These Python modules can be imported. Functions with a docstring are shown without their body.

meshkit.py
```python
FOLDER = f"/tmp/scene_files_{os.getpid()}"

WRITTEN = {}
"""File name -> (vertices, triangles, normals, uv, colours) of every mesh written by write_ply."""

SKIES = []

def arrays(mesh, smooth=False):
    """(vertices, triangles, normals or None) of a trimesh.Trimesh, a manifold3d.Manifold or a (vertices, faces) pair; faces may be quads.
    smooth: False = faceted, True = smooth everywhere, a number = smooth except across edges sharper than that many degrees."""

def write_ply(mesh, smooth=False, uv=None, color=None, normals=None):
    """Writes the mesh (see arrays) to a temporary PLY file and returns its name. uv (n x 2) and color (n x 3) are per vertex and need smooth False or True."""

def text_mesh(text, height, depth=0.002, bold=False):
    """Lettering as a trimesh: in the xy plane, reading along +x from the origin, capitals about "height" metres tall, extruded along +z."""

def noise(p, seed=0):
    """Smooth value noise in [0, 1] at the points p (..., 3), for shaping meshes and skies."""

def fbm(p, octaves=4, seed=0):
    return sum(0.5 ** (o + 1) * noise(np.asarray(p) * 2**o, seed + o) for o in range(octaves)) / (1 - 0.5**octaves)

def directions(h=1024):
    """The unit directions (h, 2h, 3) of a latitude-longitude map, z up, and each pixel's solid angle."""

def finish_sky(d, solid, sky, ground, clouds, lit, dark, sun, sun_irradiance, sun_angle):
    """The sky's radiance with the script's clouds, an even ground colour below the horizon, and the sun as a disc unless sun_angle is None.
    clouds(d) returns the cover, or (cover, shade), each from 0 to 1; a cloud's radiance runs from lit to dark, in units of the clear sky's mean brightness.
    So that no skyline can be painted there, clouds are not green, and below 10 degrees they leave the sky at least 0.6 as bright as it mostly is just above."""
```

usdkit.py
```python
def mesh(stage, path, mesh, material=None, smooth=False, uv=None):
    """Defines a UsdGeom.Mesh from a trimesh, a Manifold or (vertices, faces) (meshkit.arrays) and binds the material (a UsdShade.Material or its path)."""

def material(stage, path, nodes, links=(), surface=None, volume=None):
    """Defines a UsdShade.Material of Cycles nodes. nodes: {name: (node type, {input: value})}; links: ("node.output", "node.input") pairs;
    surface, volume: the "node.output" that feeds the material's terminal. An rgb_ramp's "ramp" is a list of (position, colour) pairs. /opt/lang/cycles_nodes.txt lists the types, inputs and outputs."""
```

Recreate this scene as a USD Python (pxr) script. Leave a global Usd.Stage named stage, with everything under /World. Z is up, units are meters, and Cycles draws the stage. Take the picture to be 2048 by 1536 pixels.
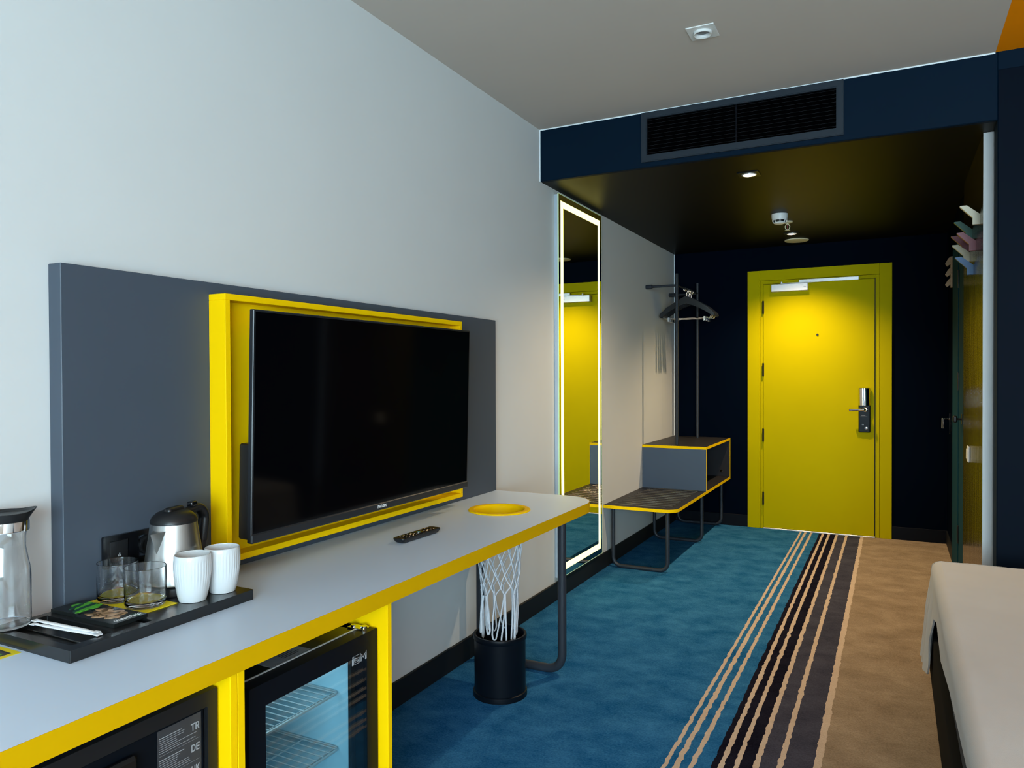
import math
import random
import numpy as np
import trimesh
import manifold3d
import shapely
from shapely.geometry import Polygon, Point, box as sbox
import usdkit
import meshkit
from pxr import Usd, UsdGeom, UsdLux, UsdShade, Gf, Sdf

random.seed(7)
rng = np.random.default_rng(7)
PI = math.pi
stage = Usd.Stage.CreateInMemory()
UsdGeom.SetStageUpAxis(stage, 'Z')
UsdGeom.SetStageMetersPerUnit(stage, 1.0)
UsdGeom.Xform.Define(stage, '/World')
UsdGeom.Scope.Define(stage, '/World/Looks')

# ------------------------------------------------------------------ camera
F_PX = 1486.17
YAW, PITCH, ROLL = math.radians(27.1706), math.radians(-0.6734), math.radians(-0.2462)
cam = UsdGeom.Camera.Define(stage, '/World/camera')
fw = np.array([-math.sin(YAW) * math.cos(PITCH), math.cos(YAW) * math.cos(PITCH), math.sin(PITCH)])
rt = np.array([math.cos(YAW), math.sin(YAW), 0.0])
up = np.cross(rt, fw)
r2 = rt * math.cos(ROLL) + up * math.sin(ROLL)
u2 = -rt * math.sin(ROLL) + up * math.cos(ROLL)
M = Gf.Matrix4d(*r2, 0, *u2, 0, *(-fw), 0, 1.737, 0.0, 1.30, 1)
cam.AddTransformOp().Set(M)
cam.CreateHorizontalApertureAttr(36.0)
cam.CreateVerticalApertureAttr(27.0)
cam.CreateFocalLengthAttr(36.0 * F_PX / 2048.0)
cam.CreateClippingRangeAttr(Gf.Vec2f(0.02, 200.0))
cam.CreateExposureAttr(0.0)

# ------------------------------------------------------------------ light: overcast sky outside, the window opening behind the camera
WIN_Y = -2.35
dome = UsdLux.DomeLight.Define(stage, '/World/sky')
dome.CreateColorAttr(Gf.Vec3f(0.78, 0.89, 1.0))
dome.CreateIntensityAttr(1.0)
win = UsdLux.RectLight.Define(stage, '/World/window_daylight')
win.CreateWidthAttr(2.4)
win.CreateHeightAttr(1.75)
win.CreateColorAttr(Gf.Vec3f(0.62, 0.90, 1.05))
win.CreateIntensityAttr(20.5)
win.AddTranslateOp().Set((2.78, WIN_Y + 0.02, 1.35))
win.AddRotateXOp().Set(90.0)
SPOT_POWER = 9600.0
MIRROR_EMIT = 3.4

# ------------------------------------------------------------------ materials
def srgb(r, g, b):
    f = lambda c: c / 12.92 if c <= 0.04045 else ((c + 0.055) / 1.055) ** 2.4
    return tuple(f(x / 255.0) for x in (r, g, b))


def mat(name, color, rough=0.5, metallic=0.0, spec=0.5, var=0.04, vscale=6.0, bump=0.0, bscale=200.0, stretch=(1, 1, 1), **kw):
    """Principled surface with a slight procedural variation of tone and an optional fine relief."""
    c = np.array(color, float)
    nodes = {
        'geo': ('geometry', {}),
        'map': ('mapping', {'scale': stretch}),
        'n': ('noise_texture', {'scale': vscale, 'detail': 3.0}),
        'r': ('rgb_ramp', {'ramp': [(0.25, tuple(c * (1 - var))), (0.75, tuple(np.minimum(c * (1 + var), 1.0)))]}),
        'p': ('principled_bsdf', {'roughness': rough, 'metallic': metallic, 'specular_ior_level': spec, **kw}),
    }
    links = [('geo.position', 'map.vector'), ('map.vector', 'n.vector'), ('n.fac', 'r.fac'), ('r.color', 'p.base_color')]
    if bump:
        nodes['bn'] = ('noise_texture', {'scale': bscale, 'detail': 2.0})
        nodes['b'] = ('bump', {'strength': bump, 'distance': 0.002})
        links += [('map.vector', 'bn.vector'), ('bn.fac', 'b.height'), ('b.normal', 'p.normal')]
    return usdkit.material(stage, '/World/Looks/' + name, nodes, links, surface='p.BSDF')


def emit(name, color, strength):
    return usdkit.material(stage, '/World/Looks/' + name, {'e': ('emission', {'color': color, 'strength': strength})}, [], surface='e.emission')


def pane(name, tint=(1, 1, 1), rough=0.0):
    return usdkit.material(stage, '/World/Looks/' + name, {
        't': ('transparent_bsdf', {'color': tint}), 'g': ('glossy_bsdf', {'color': (1, 1, 1), 'roughness': rough}),
        'geo': ('geometry', {}), 'i': ('math', {'math_type': 'multiply_add', 'value2': -0.8333, 'value3': 1.5}),
        'f': ('fresnel', {'IOR': 1.5}), 'm': ('mix_closure', {})},
        [('geo.backfacing', 'i.value1'), ('i.value', 'f.IOR'), ('f.fac', 'm.fac'), ('t.BSDF', 'm.closure1'), ('g.BSDF', 'm.closure2')], surface='m.closure')


L = {}
L['wall'] = mat('wall_paint', (0.60, 0.605, 0.60), 0.65, var=0.015, vscale=2.5, bump=0.05, bscale=120, spec=0.3)
L['ceil'] = mat('ceiling_paint', (0.55, 0.485, 0.43), 0.8, var=0.015, vscale=2.0, bump=0.04, bscale=90, spec=0.2)
L['orange'] = mat('orange_ceiling_paint', (0.92, 0.27, 0.003), 0.7, var=0.02, spec=0.02)
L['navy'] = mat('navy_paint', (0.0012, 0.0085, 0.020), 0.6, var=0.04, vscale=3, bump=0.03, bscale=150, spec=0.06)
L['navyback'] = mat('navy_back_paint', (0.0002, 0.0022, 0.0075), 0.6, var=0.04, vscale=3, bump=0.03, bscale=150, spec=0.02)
L['navytrim'] = mat('navy_panel_paint', (0.0010, 0.0040, 0.010), 0.6, var=0.04, vscale=3, spec=0.05)
L['blackceil'] = mat('black_ceiling_paint', (0.0075, 0.0065, 0.0035), 0.45, var=0.05, vscale=3, spec=0.07)
L['caulk'] = mat('white_paint_line', (0.75, 0.80, 0.82), 0.5)
L['skirt'] = mat('black_skirting', (0.007, 0.008, 0.010), 0.55, spec=0.25)
L['skirtnavy'] = mat('navy_skirting', (0.0035, 0.0045, 0.008), 0.5, spec=0.1)
L['yellow'] = mat('yellow_lacquer', (0.92, 0.56, 0.001), 0.5, var=0.015, vscale=4, spec=0.04)
L['yellowedge'] = mat('yellow_edge_band', (0.60, 0.345, 0.001), 0.5, var=0.02, vscale=8, spec=0.03)
L['lime'] = mat('yellow_door_paint', (0.49, 0.395, 0.0005), 0.5, var=0.02, vscale=3, spec=0.02)
L['greypanel'] = mat('grey_laminate', (0.055, 0.070, 0.094), 0.45, var=0.02, vscale=5, bump=0.02, bscale=400, spec=0.3)
L['greybench'] = mat('dark_grey_laminate', (0.020, 0.019, 0.021), 0.42, var=0.03, vscale=6, spec=0.12)
L['boxgrey'] = mat('blue_grey_laminate', (0.058, 0.084, 0.125), 0.42, var=0.02, vscale=5, spec=0.3)
L['deskwhite'] = mat('white_laminate', (0.60, 0.72, 0.88), 0.42, var=0.01, vscale=5, bump=0.02, bscale=500, spec=0.5)
L['steel'] = mat('dark_steel_tube', (0.022, 0.026, 0.034), 0.42, var=0.05, spec=0.35)
L['void'] = mat('dark_void', (0.0008, 0.0008, 0.001), 1.0, spec=0.0)
L['slatgrey'] = mat('slat_grey', (0.014, 0.015, 0.018), 0.6, spec=0.05)
L['ventgrey'] = mat('vent_frame_grey', (0.020, 0.027, 0.036), 0.5, spec=0.15)
L['stripsteel'] = mat('luggage_strip_metal', (0.11, 0.105, 0.10), 0.16, metallic=0.7, var=0.05)
L['black'] = mat('black_plastic', (0.008, 0.008, 0.009), 0.4, var=0.06, spec=0.4)
L['blackgloss'] = mat('black_gloss', (0.004, 0.004, 0.005), 0.12, var=0.05, spec=0.5)
L['blacksatin'] = mat('black_satin_metal', (0.0025, 0.004, 0.007), 0.36, var=0.05, spec=0.16)
L['screen'] = mat('screen_glass', (0.0012, 0.0012, 0.0018), 0.08, var=0.02, spec=0.16)
L['bezel'] = mat('screen_bezel', (0.013, 0.014, 0.017), 0.3, var=0.04, spec=0.5)
L['chrome'] = mat('chrome', (0.80, 0.80, 0.82), 0.06, metallic=1.0, var=0.01)
L['brushed'] = mat('brushed_steel', (0.50, 0.485, 0.47), 0.28, metallic=1.0, var=0.05, vscale=60, stretch=(1, 1, 0.05), anisotropic=0.5)
L['aluminium'] = mat('silver_aluminium', (0.72, 0.70, 0.70), 0.38, metallic=0.55, var=0.02)
L['ceramic'] = mat('white_ceramic', (0.60, 0.62, 0.63), 0.16, var=0.01, spec=0.5)
L['whiteplastic'] = mat('white_plastic', (0.72, 0.72, 0.70), 0.4, var=0.02)
L['cream'] = mat('cream_plastic', (0.74, 0.66, 0.44), 0.5, var=0.02)
L['cord'] = mat('white_cord', (0.60, 0.62, 0.66), 0.8, var=0.06, vscale=60, bump=0.4, bscale=500, spec=0.2)
L['traymat'] = mat('black_tray_plastic', (0.010, 0.011, 0.012), 0.22, var=0.08, vscale=10, spec=0.5, bump=0.04, bscale=30)
L['coaster'] = mat('yellow_card', (0.78, 0.62, 0.006), 0.5, var=0.02)
L['paper'] = mat('white_paper', (0.82, 0.83, 0.86), 0.6, var=0.03, vscale=40)
L['packblack'] = mat('black_packet', (0.006, 0.008, 0.008), 0.35, var=0.1, vscale=40)
L['leaf'] = mat('printed_green', (0.09, 0.42, 0.025), 0.4, var=0.30, vscale=60, stretch=(1, 3, 1))
L['leafdark'] = mat('printed_dark_green', (0.004, 0.055, 0.032), 0.4, var=0.2, vscale=60)
L['tan'] = mat('printed_tan', (0.46, 0.28, 0.15), 0.4, var=0.35, vscale=70)
L['brown'] = mat('printed_brown', (0.12, 0.065, 0.02), 0.4, var=0.5, vscale=90)
L['white'] = mat('white_print', (0.80, 0.80, 0.80), 0.5, var=0.01)
L['greyprint'] = mat('grey_print', (0.30, 0.31, 0.33), 0.5, var=0.02)
L['label'] = mat('dark_label', (0.040, 0.040, 0.045), 0.4, var=0.1, vscale=30)
L['labelgrey'] = mat('silver_label', (0.20, 0.21, 0.23), 0.35, var=0.15, vscale=50)
L['cyan'] = mat('turquoise_button', (0.05, 0.40, 0.45), 0.4)
L['red'] = mat('red_paint', (0.17, 0.018, 0.032), 0.4, var=0.03)
L['green'] = mat('green_paint', (0.012, 0.095, 0.068), 0.4, var=0.03)
L['blue'] = mat('blue_paint', (0.006, 0.075, 0.21), 0.4, var=0.03)
L['bone'] = mat('off_white_paint', (0.56, 0.50, 0.36), 0.4, var=0.03)
L['woodsign'] = mat('pale_wood', (0.45, 0.28, 0.15), 0.5, var=0.15, vscale=12, stretch=(1, 1, 12))
L['hookpanel'] = usdkit.material(stage, '/World/Looks/dark_gloss_veneer', {
    'geo': ('geometry', {}), 'm1': ('mapping', {'scale': (1, 9, 0.35)}), 'n1': ('noise_texture', {'scale': 9.0, 'detail': 4.0}),
    'r': ('rgb_ramp', {'ramp': [(0.3, (0.012, 0.007, 0.003)), (0.7, (0.040, 0.022, 0.009))]}),
    'm2': ('mapping', {'scale': (1, 30, 0.12)}), 'n2': ('noise_texture', {'scale': 4.0, 'detail': 3.0}), 'b': ('bump', {'strength': 1.0, 'distance': 0.0016}),
    'p': ('principled_bsdf', {'roughness': 0.12, 'specular_ior_level': 0.8, 'coat_weight': 0.0})},
    [('geo.position', 'm1.vector'), ('m1.vector', 'n1.vector'), ('n1.fac', 'r.fac'), ('r.color', 'p.base_color'), ('geo.position', 'm2.vector'), ('m2.vector', 'n2.vector'), ('n2.fac', 'b.height'), ('b.normal', 'p.normal')], surface='p.BSDF')
L['paneledge'] = mat('pale_panel_edge', (0.60, 0.61, 0.61), 0.5, var=0.02)
L['teal'] = mat('teal_door_paint', (0.006, 0.042, 0.062), 0.75, var=0.04, spec=0.05)
L['liner'] = mat('fridge_liner', (0.36, 0.52, 0.60), 0.4, var=0.02)
L['wire'] = mat('shelf_wire', (0.34, 0.38, 0.40), 0.35, var=0.02)
L['linen'] = mat('white_linen', (0.52, 0.51, 0.50), 0.85, var=0.02, vscale=10, bump=0.15, bscale=700, spec=0.15, sheen_weight=0.1)
L['mattress'] = mat('blue_grey_mesh', (0.020, 0.028, 0.040), 0.8, var=0.4, vscale=160)
L['valance'] = mat('black_fabric', (0.006, 0.0055, 0.005), 0.9, var=0.2, vscale=80, spec=0.1)
L['band'] = emit('mirror_light_band', (1.0, 0.93, 0.27), MIRROR_EMIT)
L['bulb'] = emit('spot_bulb', (1.0, 0.80, 0.52), 14.0)
L['led'] = emit('fridge_lamp', (0.62, 0.90, 1.0), 4.5)
L['pane'] = pane('window_pane')
L['fridgeglass'] = pane('fridge_glass', (0.80, 0.90, 0.92))
L['mirror'] = usdkit.material(stage, '/World/Looks/mirror_silver', {'g': ('glossy_bsdf', {'color': (0.86, 0.88, 0.80), 'roughness': 0.0})}, [], surface='g.BSDF')
L['mirroredge'] = mat('mirror_glass_edge', (0.42, 0.62, 0.40), 0.2, emission_color=(0.75, 1.0, 0.45), emission_strength=0.35)
L['mirrorside'] = mat('mirror_side', (0.50, 0.58, 0.66), 0.3, metallic=0.3)
L['glass'] = usdkit.material(stage, '/World/Looks/clear_glass', {'p': ('principled_bsdf', {'base_color': (1, 1, 1), 'roughness': 0.0, 'transmission_weight': 1.0, 'ior': 1.48})}, [], surface='p.BSDF')


def carpet():
    """Blue carpet with sand-coloured stripes, black and plum bands and a tan side, all read off the world x."""
    x0, x1 = 1.03, 1.55
    blue, sand, blk, plum, tan = (1, 0, 0), (0, 1, 0), (0, 0, 1), (1, 1, 0), (0, 1, 1)
    cuts = [(0.0, 0), (1.054, 1), (1.067, 0), (1.087, 1), (1.104, 0), (1.132, 1), (1.149, 0), (1.200, 2), (1.220, 1), (1.237, 2), (1.265, 1), (1.281, 2), (1.322, 1), (1.340, 3), (1.394, 1), (1.413, 3), (1.502, 1), (1.526, 4)]

    def ramp(cols):
        return {'ramp': [(max(0.0, (x - x0) / (x1 - x0)), cols[i]) for x, i in cuts], 'interpolate': False}
    dark = [(0.0030, 0.066, 0.185), (0.50, 0.37, 0.27), (0.004, 0.004, 0.009), (0.032, 0.032, 0.048), (0.20, 0.140, 0.090)]
    lite = [(0.050, 0.200, 0.390), (0.62, 0.48, 0.37), (0.020, 0.018, 0.030), (0.080, 0.078, 0.104), (0.40, 0.30, 0.205)]
    nodes = {
        'geo': ('geometry', {}), 'sep': ('separate_xyz', {}),
        'wn': ('noise_texture', {'scale': 22.0, 'detail': 2.0}), 'wo': ('math', {'math_type': 'multiply_add', 'value2': 0.016, 'value3': -0.008}),
        'add': ('math', {'math_type': 'add'}), 'mr': ('map_range', {'from_min': x0, 'from_max': x1, 'to_min': 0.0, 'to_max': 1.0, 'clamp': True}),
        'ra': ('rgb_ramp', ramp(dark)), 'rb': ('rgb_ramp', ramp(lite)),
        'mp': ('mapping', {'scale': (6.0, 7.0, 1.0)}), 'bn': ('noise_texture', {'scale': 1.0, 'detail': 8.0, 'roughness': 0.66, 'distortion': 0.15}),
        'fn': ('noise_texture', {'scale': 130.0, 'detail': 3.0, 'roughness': 0.7}),
        'cm': ('map_range', {'from_min': 0.24, 'from_max': 0.80, 'to_min': 0.0, 'to_max': 1.0, 'clamp': True}),
        'cf': ('math', {'math_type': 'multiply_add', 'value2': 1.3, 'value3': -0.65}), 'sum': ('math', {'math_type': 'add', 'use_clamp': True}),
        'mix': ('mix', {}), 'b': ('bump', {'strength': 0.55, 'distance': 0.006}),
        'p': ('principled_bsdf', {'roughness': 1.0, 'specular_ior_level': 0.0})}
    links = [('geo.position', 'sep.vector'), ('geo.position', 'wn.vector'), ('wn.fac', 'wo.value1'), ('sep.x', 'add.value1'), ('wo.value', 'add.value2'),
             ('add.value', 'mr.value'), ('mr.result', 'ra.fac'), ('mr.result', 'rb.fac'), ('geo.position', 'mp.vector'), ('mp.vector', 'bn.vector'),
             ('geo.position', 'fn.vector'), ('bn.fac', 'cm.value'), ('fn.fac', 'cf.value1'), ('cm.result', 'sum.value1'), ('cf.value', 'sum.value2'),
             ('sum.value', 'mix.fac'), ('ra.color', 'mix.color1'), ('rb.color', 'mix.color2'), ('mix.color', 'p.base_color'),
             ('fn.fac', 'b.height'), ('b.normal', 'p.normal')]
    return usdkit.material(stage, '/World/Looks/striped_carpet', nodes, links, surface='p.BSDF')


L['carpet'] = carpet()

# ------------------------------------------------------------------ scene helpers
ORIGIN = {}


def free(parent, name):
    path, k = f'{parent}/{name}', 0
    while stage.GetPrimAtPath(path):
        k += 1
        path = f'{parent}/{name}_{k:03d}'
    return path


def tag(p, label=None, cat=None, group=None, kind=None):
    for k, v in (('label', label), ('category', cat), ('group', group), ('kind', kind)):
        if v:
            p.SetCustomDataByKey(k, v)


def thing(name, label, cat, loc=(0, 0, 0), group=None, kind=None):
    path = free('/World', name)
    x = UsdGeom.Xform.Define(stage, path)
    x.AddTranslateOp().Set(tuple(map(float, loc)))
    ORIGIN[path] = np.array(loc, float)
    tag(x.GetPrim(), label, cat, group, kind)
    return path


def part(parent, name, mesh, m, smooth=30, label=None, kind=None):
    """A mesh given in world coordinates, as a child of parent (or of /World)."""
    o = ORIGIN.get(parent, np.zeros(3))
    v, f, n = meshkit.arrays(mesh)
    path = free(parent, name)
    usdkit.mesh(stage, path, trimesh.Trimesh(v - o, f, process=False), L[m], smooth=smooth)
    ORIGIN[path] = o
    tag(stage.GetPrimAtPath(path), label=label, kind=kind)
    return path


def single(name, mesh, m, label, cat, group=None, kind=None, smooth=30):
    path = part('/World', name, mesh, m, smooth)
    tag(stage.GetPrimAtPath(path), label, cat, group, kind)
    return path


def struct(name, mesh, m, smooth=False):
    path = part('/World', name, mesh, m, smooth)
    tag(stage.GetPrimAtPath(path), kind='structure')
    return path


def structx(name, loc=(0, 0, 0)):
    return thing(name, None, None, loc, kind='structure')


def copy_of(src, loc, label=None, group=None, rotz=0.0):
    p = stage.GetPrimAtPath(src)
    base = src.split('/')[-1]
    if base[-4:-3] == '_' and base[-3:].isdigit():
        base = base[:-4]
    path = free('/World', base)
    x = UsdGeom.Xform.Define(stage, path)
    was = dict(p.GetCustomData())
    x.GetPrim().GetReferences().AddInternalReference(src)
    x.GetPrim().SetInstanceable(True)
    x.ClearXformOpOrder()
    x.GetPrim().CreateAttribute('xformOp:translate', Sdf.ValueTypeNames.Double3).Set(Gf.Vec3d(*map(float, loc)))
    order = ['xformOp:translate']
    if rotz:
        x.GetPrim().CreateAttribute('xformOp:rotateZ', Sdf.ValueTypeNames.Float).Set(float(rotz))
        order.append('xformOp:rotateZ')
    x.GetPrim().CreateAttribute('xformOpOrder', Sdf.ValueTypeNames.TokenArray).Set(order)
    tag(x.GetPrim(), label or was.get('label'), was.get('category'), group or was.get('group'))
    return path


# ------------------------------------------------------------------ mesh helpers
def cat(*ms):
    return trimesh.util.concatenate([trimesh.Trimesh(*meshkit.arrays(m)[:2], process=False) for m in ms])


def bx(x0, x1, y0, y1, z0, z1, bev=0.0015):
    """A box with chamfered edges."""
    x0, x1 = min(x0, x1), max(x0, x1)
    y0, y1 = min(y0, y1), max(y0, y1)
    z0, z1 = min(z0, z1), max(z0, z1)
    b = min(bev, (x1 - x0) * 0.45, (y1 - y0) * 0.45, (z1 - z0) * 0.45)
    if b <= 0:
        m = trimesh.creation.box((x1 - x0, y1 - y0, z1 - z0))
        m.apply_translation(((x0 + x1) / 2, (y0 + y1) / 2, (z0 + z1) / 2))
        return m
    pts = []
    for X, sx in ((x0, 1), (x1, -1)):
        for Y, sy in ((y0, 1), (y1, -1)):
            for Z, sz in ((z0, 1), (z1, -1)):
                pts += [(X, Y + sy * b, Z + sz * b), (X + sx * b, Y, Z + sz * b), (X + sx * b, Y + sy * b, Z)]
    return trimesh.convex.convex_hull(np.array(pts))


def rbox(x0, x1, y0, y1, z0, z1, r, seg=4):
    """A box with rounded edges: hull of eight spheres."""
    s = trimesh.creation.uv_sphere(r, count=[2 * seg, 4 * seg]).vertices
    pts = [s + np.array((X, Y, Z)) for X in (x0 + r, x1 - r) for Y in (y0 + r, y1 - r) for Z in (z0 + r, z1 - r)]
    return trimesh.convex.convex_hull(np.vstack(pts))


def lathe(profile, center=(0, 0, 0), seg=48, closed=False):
    """Revolves (radius, z) points about the vertical through center."""
    p = np.array(profile, float)
    if closed:
        p = np.vstack([p, p[:1]])
    a = np.arange(seg) * 2 * PI / seg
    v = np.stack([p[:, None, 0] * np.cos(a), p[:, None, 0] * np.sin(a), np.repeat(p[:, 1:2], seg, 1)], -1)
    n = len(p)
    i, j = np.meshgrid(np.arange(n - 1), np.arange(seg), indexing='ij')
    k = (j + 1) % seg
    q = np.stack([i * seg + j, i * seg + k, (i + 1) * seg + k, (i + 1) * seg + j], -1).reshape(-1, 4)
    m = trimesh.Trimesh(v.reshape(-1, 3) + np.array(center), np.vstack([q[:, [0, 1, 2]], q[:, [0, 2, 3]]]), process=False)
    m.merge_vertices()
    m.update_faces(m.nondegenerate_faces())
    return m


def cyl(p, q, r, seg=20):
    return tube([p, q], r, seg)


def tube(pts, r, seg=14, closed=False, flat=1.0):
    """Sweeps a circle (or an ellipse) along a polyline with parallel transport and end caps."""
    p = np.array(pts, float)
    n = len(p)
    t = np.zeros_like(p)
    if closed:
        t = np.roll(p, -1, 0) - np.roll(p, 1, 0)
    else:
        t[1:-1] = p[2:] - p[:-2]
        t[0], t[-1] = p[1] - p[0], p[-1] - p[-2]
    t /= np.linalg.norm(t, axis=1, keepdims=True) + 1e-12
    a = np.cross(t[0], (0, 0, 1.0) if abs(t[0][2]) < 0.9 else (1.0, 0, 0))
    a /= np.linalg.norm(a)
    rr = np.broadcast_to(r, (n,))
    ang = np.arange(seg) * 2 * PI / seg
    rings = []
    for i in range(n):
        a = a - t[i] * (a @ t[i])
        a /= np.linalg.norm(a)
        b = np.cross(t[i], a)
        rings.append(p[i] + rr[i] * (np.cos(ang)[:, None] * a + flat * np.sin(ang)[:, None] * b))
    v = np.vstack(rings)
    f = []
    for i in range(n if closed else n - 1):
        i2 = (i + 1) % n
        for j in range(seg):
            k = (j + 1) % seg
            f += [(i * seg + j, i * seg + k, i2 * seg + k), (i * seg + j, i2 * seg + k, i2 * seg + j)]
    if not closed:
        for j in range(1, seg - 1):
            f.append((0, j + 1, j))
            f.append(((n - 1) * seg, (n - 1) * seg + j, (n - 1) * seg + j + 1))
    m = trimesh.Trimesh(v, np.array(f), process=False)
    m.fix_normals()
    return m


def fillet(pts, r, seg=8):
    """A polyline with its inner corners rounded to radius r."""
    p = [np.array(x, float) for x in pts]
    out = [p[0]]
    for a, b, c in zip(p[:-2], p[1:-1], p[2:]):
        u, w = (a - b) / np.linalg.norm(a - b), (c - b) / np.linalg.norm(c - b)
        half = math.acos(max(-1, min(1, u @ w))) / 2
        d = min(r / math.tan(half), 0.49 * np.linalg.norm(a - b), 0.49 * np.linalg.norm(c - b))
        s, e = b + u * d, b + w * d
        for k in range(seg + 1):
            x = k / seg
            out.append((1 - x) ** 2 * s + 2 * x * (1 - x) * (b * 0.86 + (s + e) / 2 * 0.14) + x * x * e)
    return np.array(out + [p[-1]])


def prism(poly, z0, z1):
    """A shapely polygon in xy extruded from z0 to z1."""
    geoms = getattr(poly, 'geoms', [poly])
    ms = []
    for g in geoms:
        m = trimesh.creation.extrude_polygon(g, z1 - z0, engine='earcut')
        m.apply_translation((0, 0, z0))
        ms.append(m)
    return trimesh.util.concatenate(ms)


def prism_axis(poly, a0, a1, axis):
    """axis 'x': polygon is (y, z) extruded along x; axis 'y': polygon is (x, z) extruded along y."""
    m = prism(poly, a0, a1)
    v = np.array(m.vertices)
    w = v[:, [2, 0, 1]] if axis == 'x' else v[:, [0, 2, 1]]
    m = trimesh.Trimesh(w, m.faces if axis == 'x' else m.faces[:, ::-1], process=False)
    return m


def rrect(x0, x1, y0, y1, r, q=8):
    r = min(r, (x1 - x0) * 0.499, (y1 - y0) * 0.499)
    return sbox(x0 + r, y0 + r, x1 - r, y1 - r).buffer(r, quad_segs=q)


def text_yz(s, h, y, z, x, depth=0.0006, bold=False, width=None):
    """Lettering on a surface facing +x, reading along +y, starting at (y, z)."""
    m = meshkit.text_mesh(s, h, depth, bold)
    v = np.array(m.vertices)
    if width:
        v[:, 0] *= width / (v[:, 0].max() - v[:, 0].min())
    return trimesh.Trimesh(np.stack([x + v[:, 2], y + v[:, 0], z + v[:, 1]], 1), m.faces, process=False)


def xform(m, mat4):
    m = trimesh.Trimesh(*meshkit.arrays(m)[:2], process=False)
    m.apply_transform(mat4)
    return m


def rot(deg, axis, point=(0, 0, 0)):
    return trimesh.transformations.rotation_matrix(math.radians(deg), axis, point)


# ================================================================== THE ROOM
CEIL, SOF = 2.651, 2.367
BACK, FRONT = 6.55, 3.73
XR = 4.05
struct('floor', bx(-0.1, XR + 0.1, WIN_Y - 0.1, BACK + 0.1, -0.10, 0.0, 0), 'carpet')
struct('wall_left', bx(-0.12, 0.0, WIN_Y - 0.1, BACK + 0.1, 0.0, CEIL + 0.1, 0), 'wall')
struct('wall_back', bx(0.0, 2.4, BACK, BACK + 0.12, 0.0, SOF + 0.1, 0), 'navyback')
struct('wall_bedside', bx(XR, XR + 0.12, WIN_Y - 0.1, FRONT + 0.3, 0.0, CEIL + 0.1, 0), 'wall')
# window wall behind the camera, with its opening
WX0, WX1, WZ0, WZ1 = 1.55, 4.0, 0.45, 2.25
wf = structx('wall_window', (0, WIN_Y, 0))
part(wf, 'wall_pier', bx(0, WX0, WIN_Y - 0.1, WIN_Y, 0, CEIL, 0), 'wall', False)
part(wf, 'wall_pier', bx(WX1, XR, WIN_Y - 0.1, WIN_Y, 0, CEIL, 0), 'wall', False)
part(wf, 'wall_sill', bx(WX0, WX1, WIN_Y - 0.1, WIN_Y, 0, WZ0, 0), 'wall', False)
part(wf, 'wall_head', bx(WX0, WX1, WIN_Y - 0.1, WIN_Y, WZ1, CEIL, 0), 'wall', False)
w1 = structx('window_1', (WX0, WIN_Y, WZ0))
for a, b in ((WX0, WX0 + 0.05), (WX1 - 0.05, WX1), ((WX0 + WX1) / 2 - 0.03, (WX0 + WX1) / 2 + 0.03)):
    part(w1, 'window_frame', bx(a, b, WIN_Y - 0.08, WIN_Y - 0.03, WZ0, WZ1, 0.003), 'black')
part(w1, 'window_pane', bx(WX0, WX1, WIN_Y - 0.06, WIN_Y - 0.054, WZ0, WZ1, 0), 'pane', False)
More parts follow.
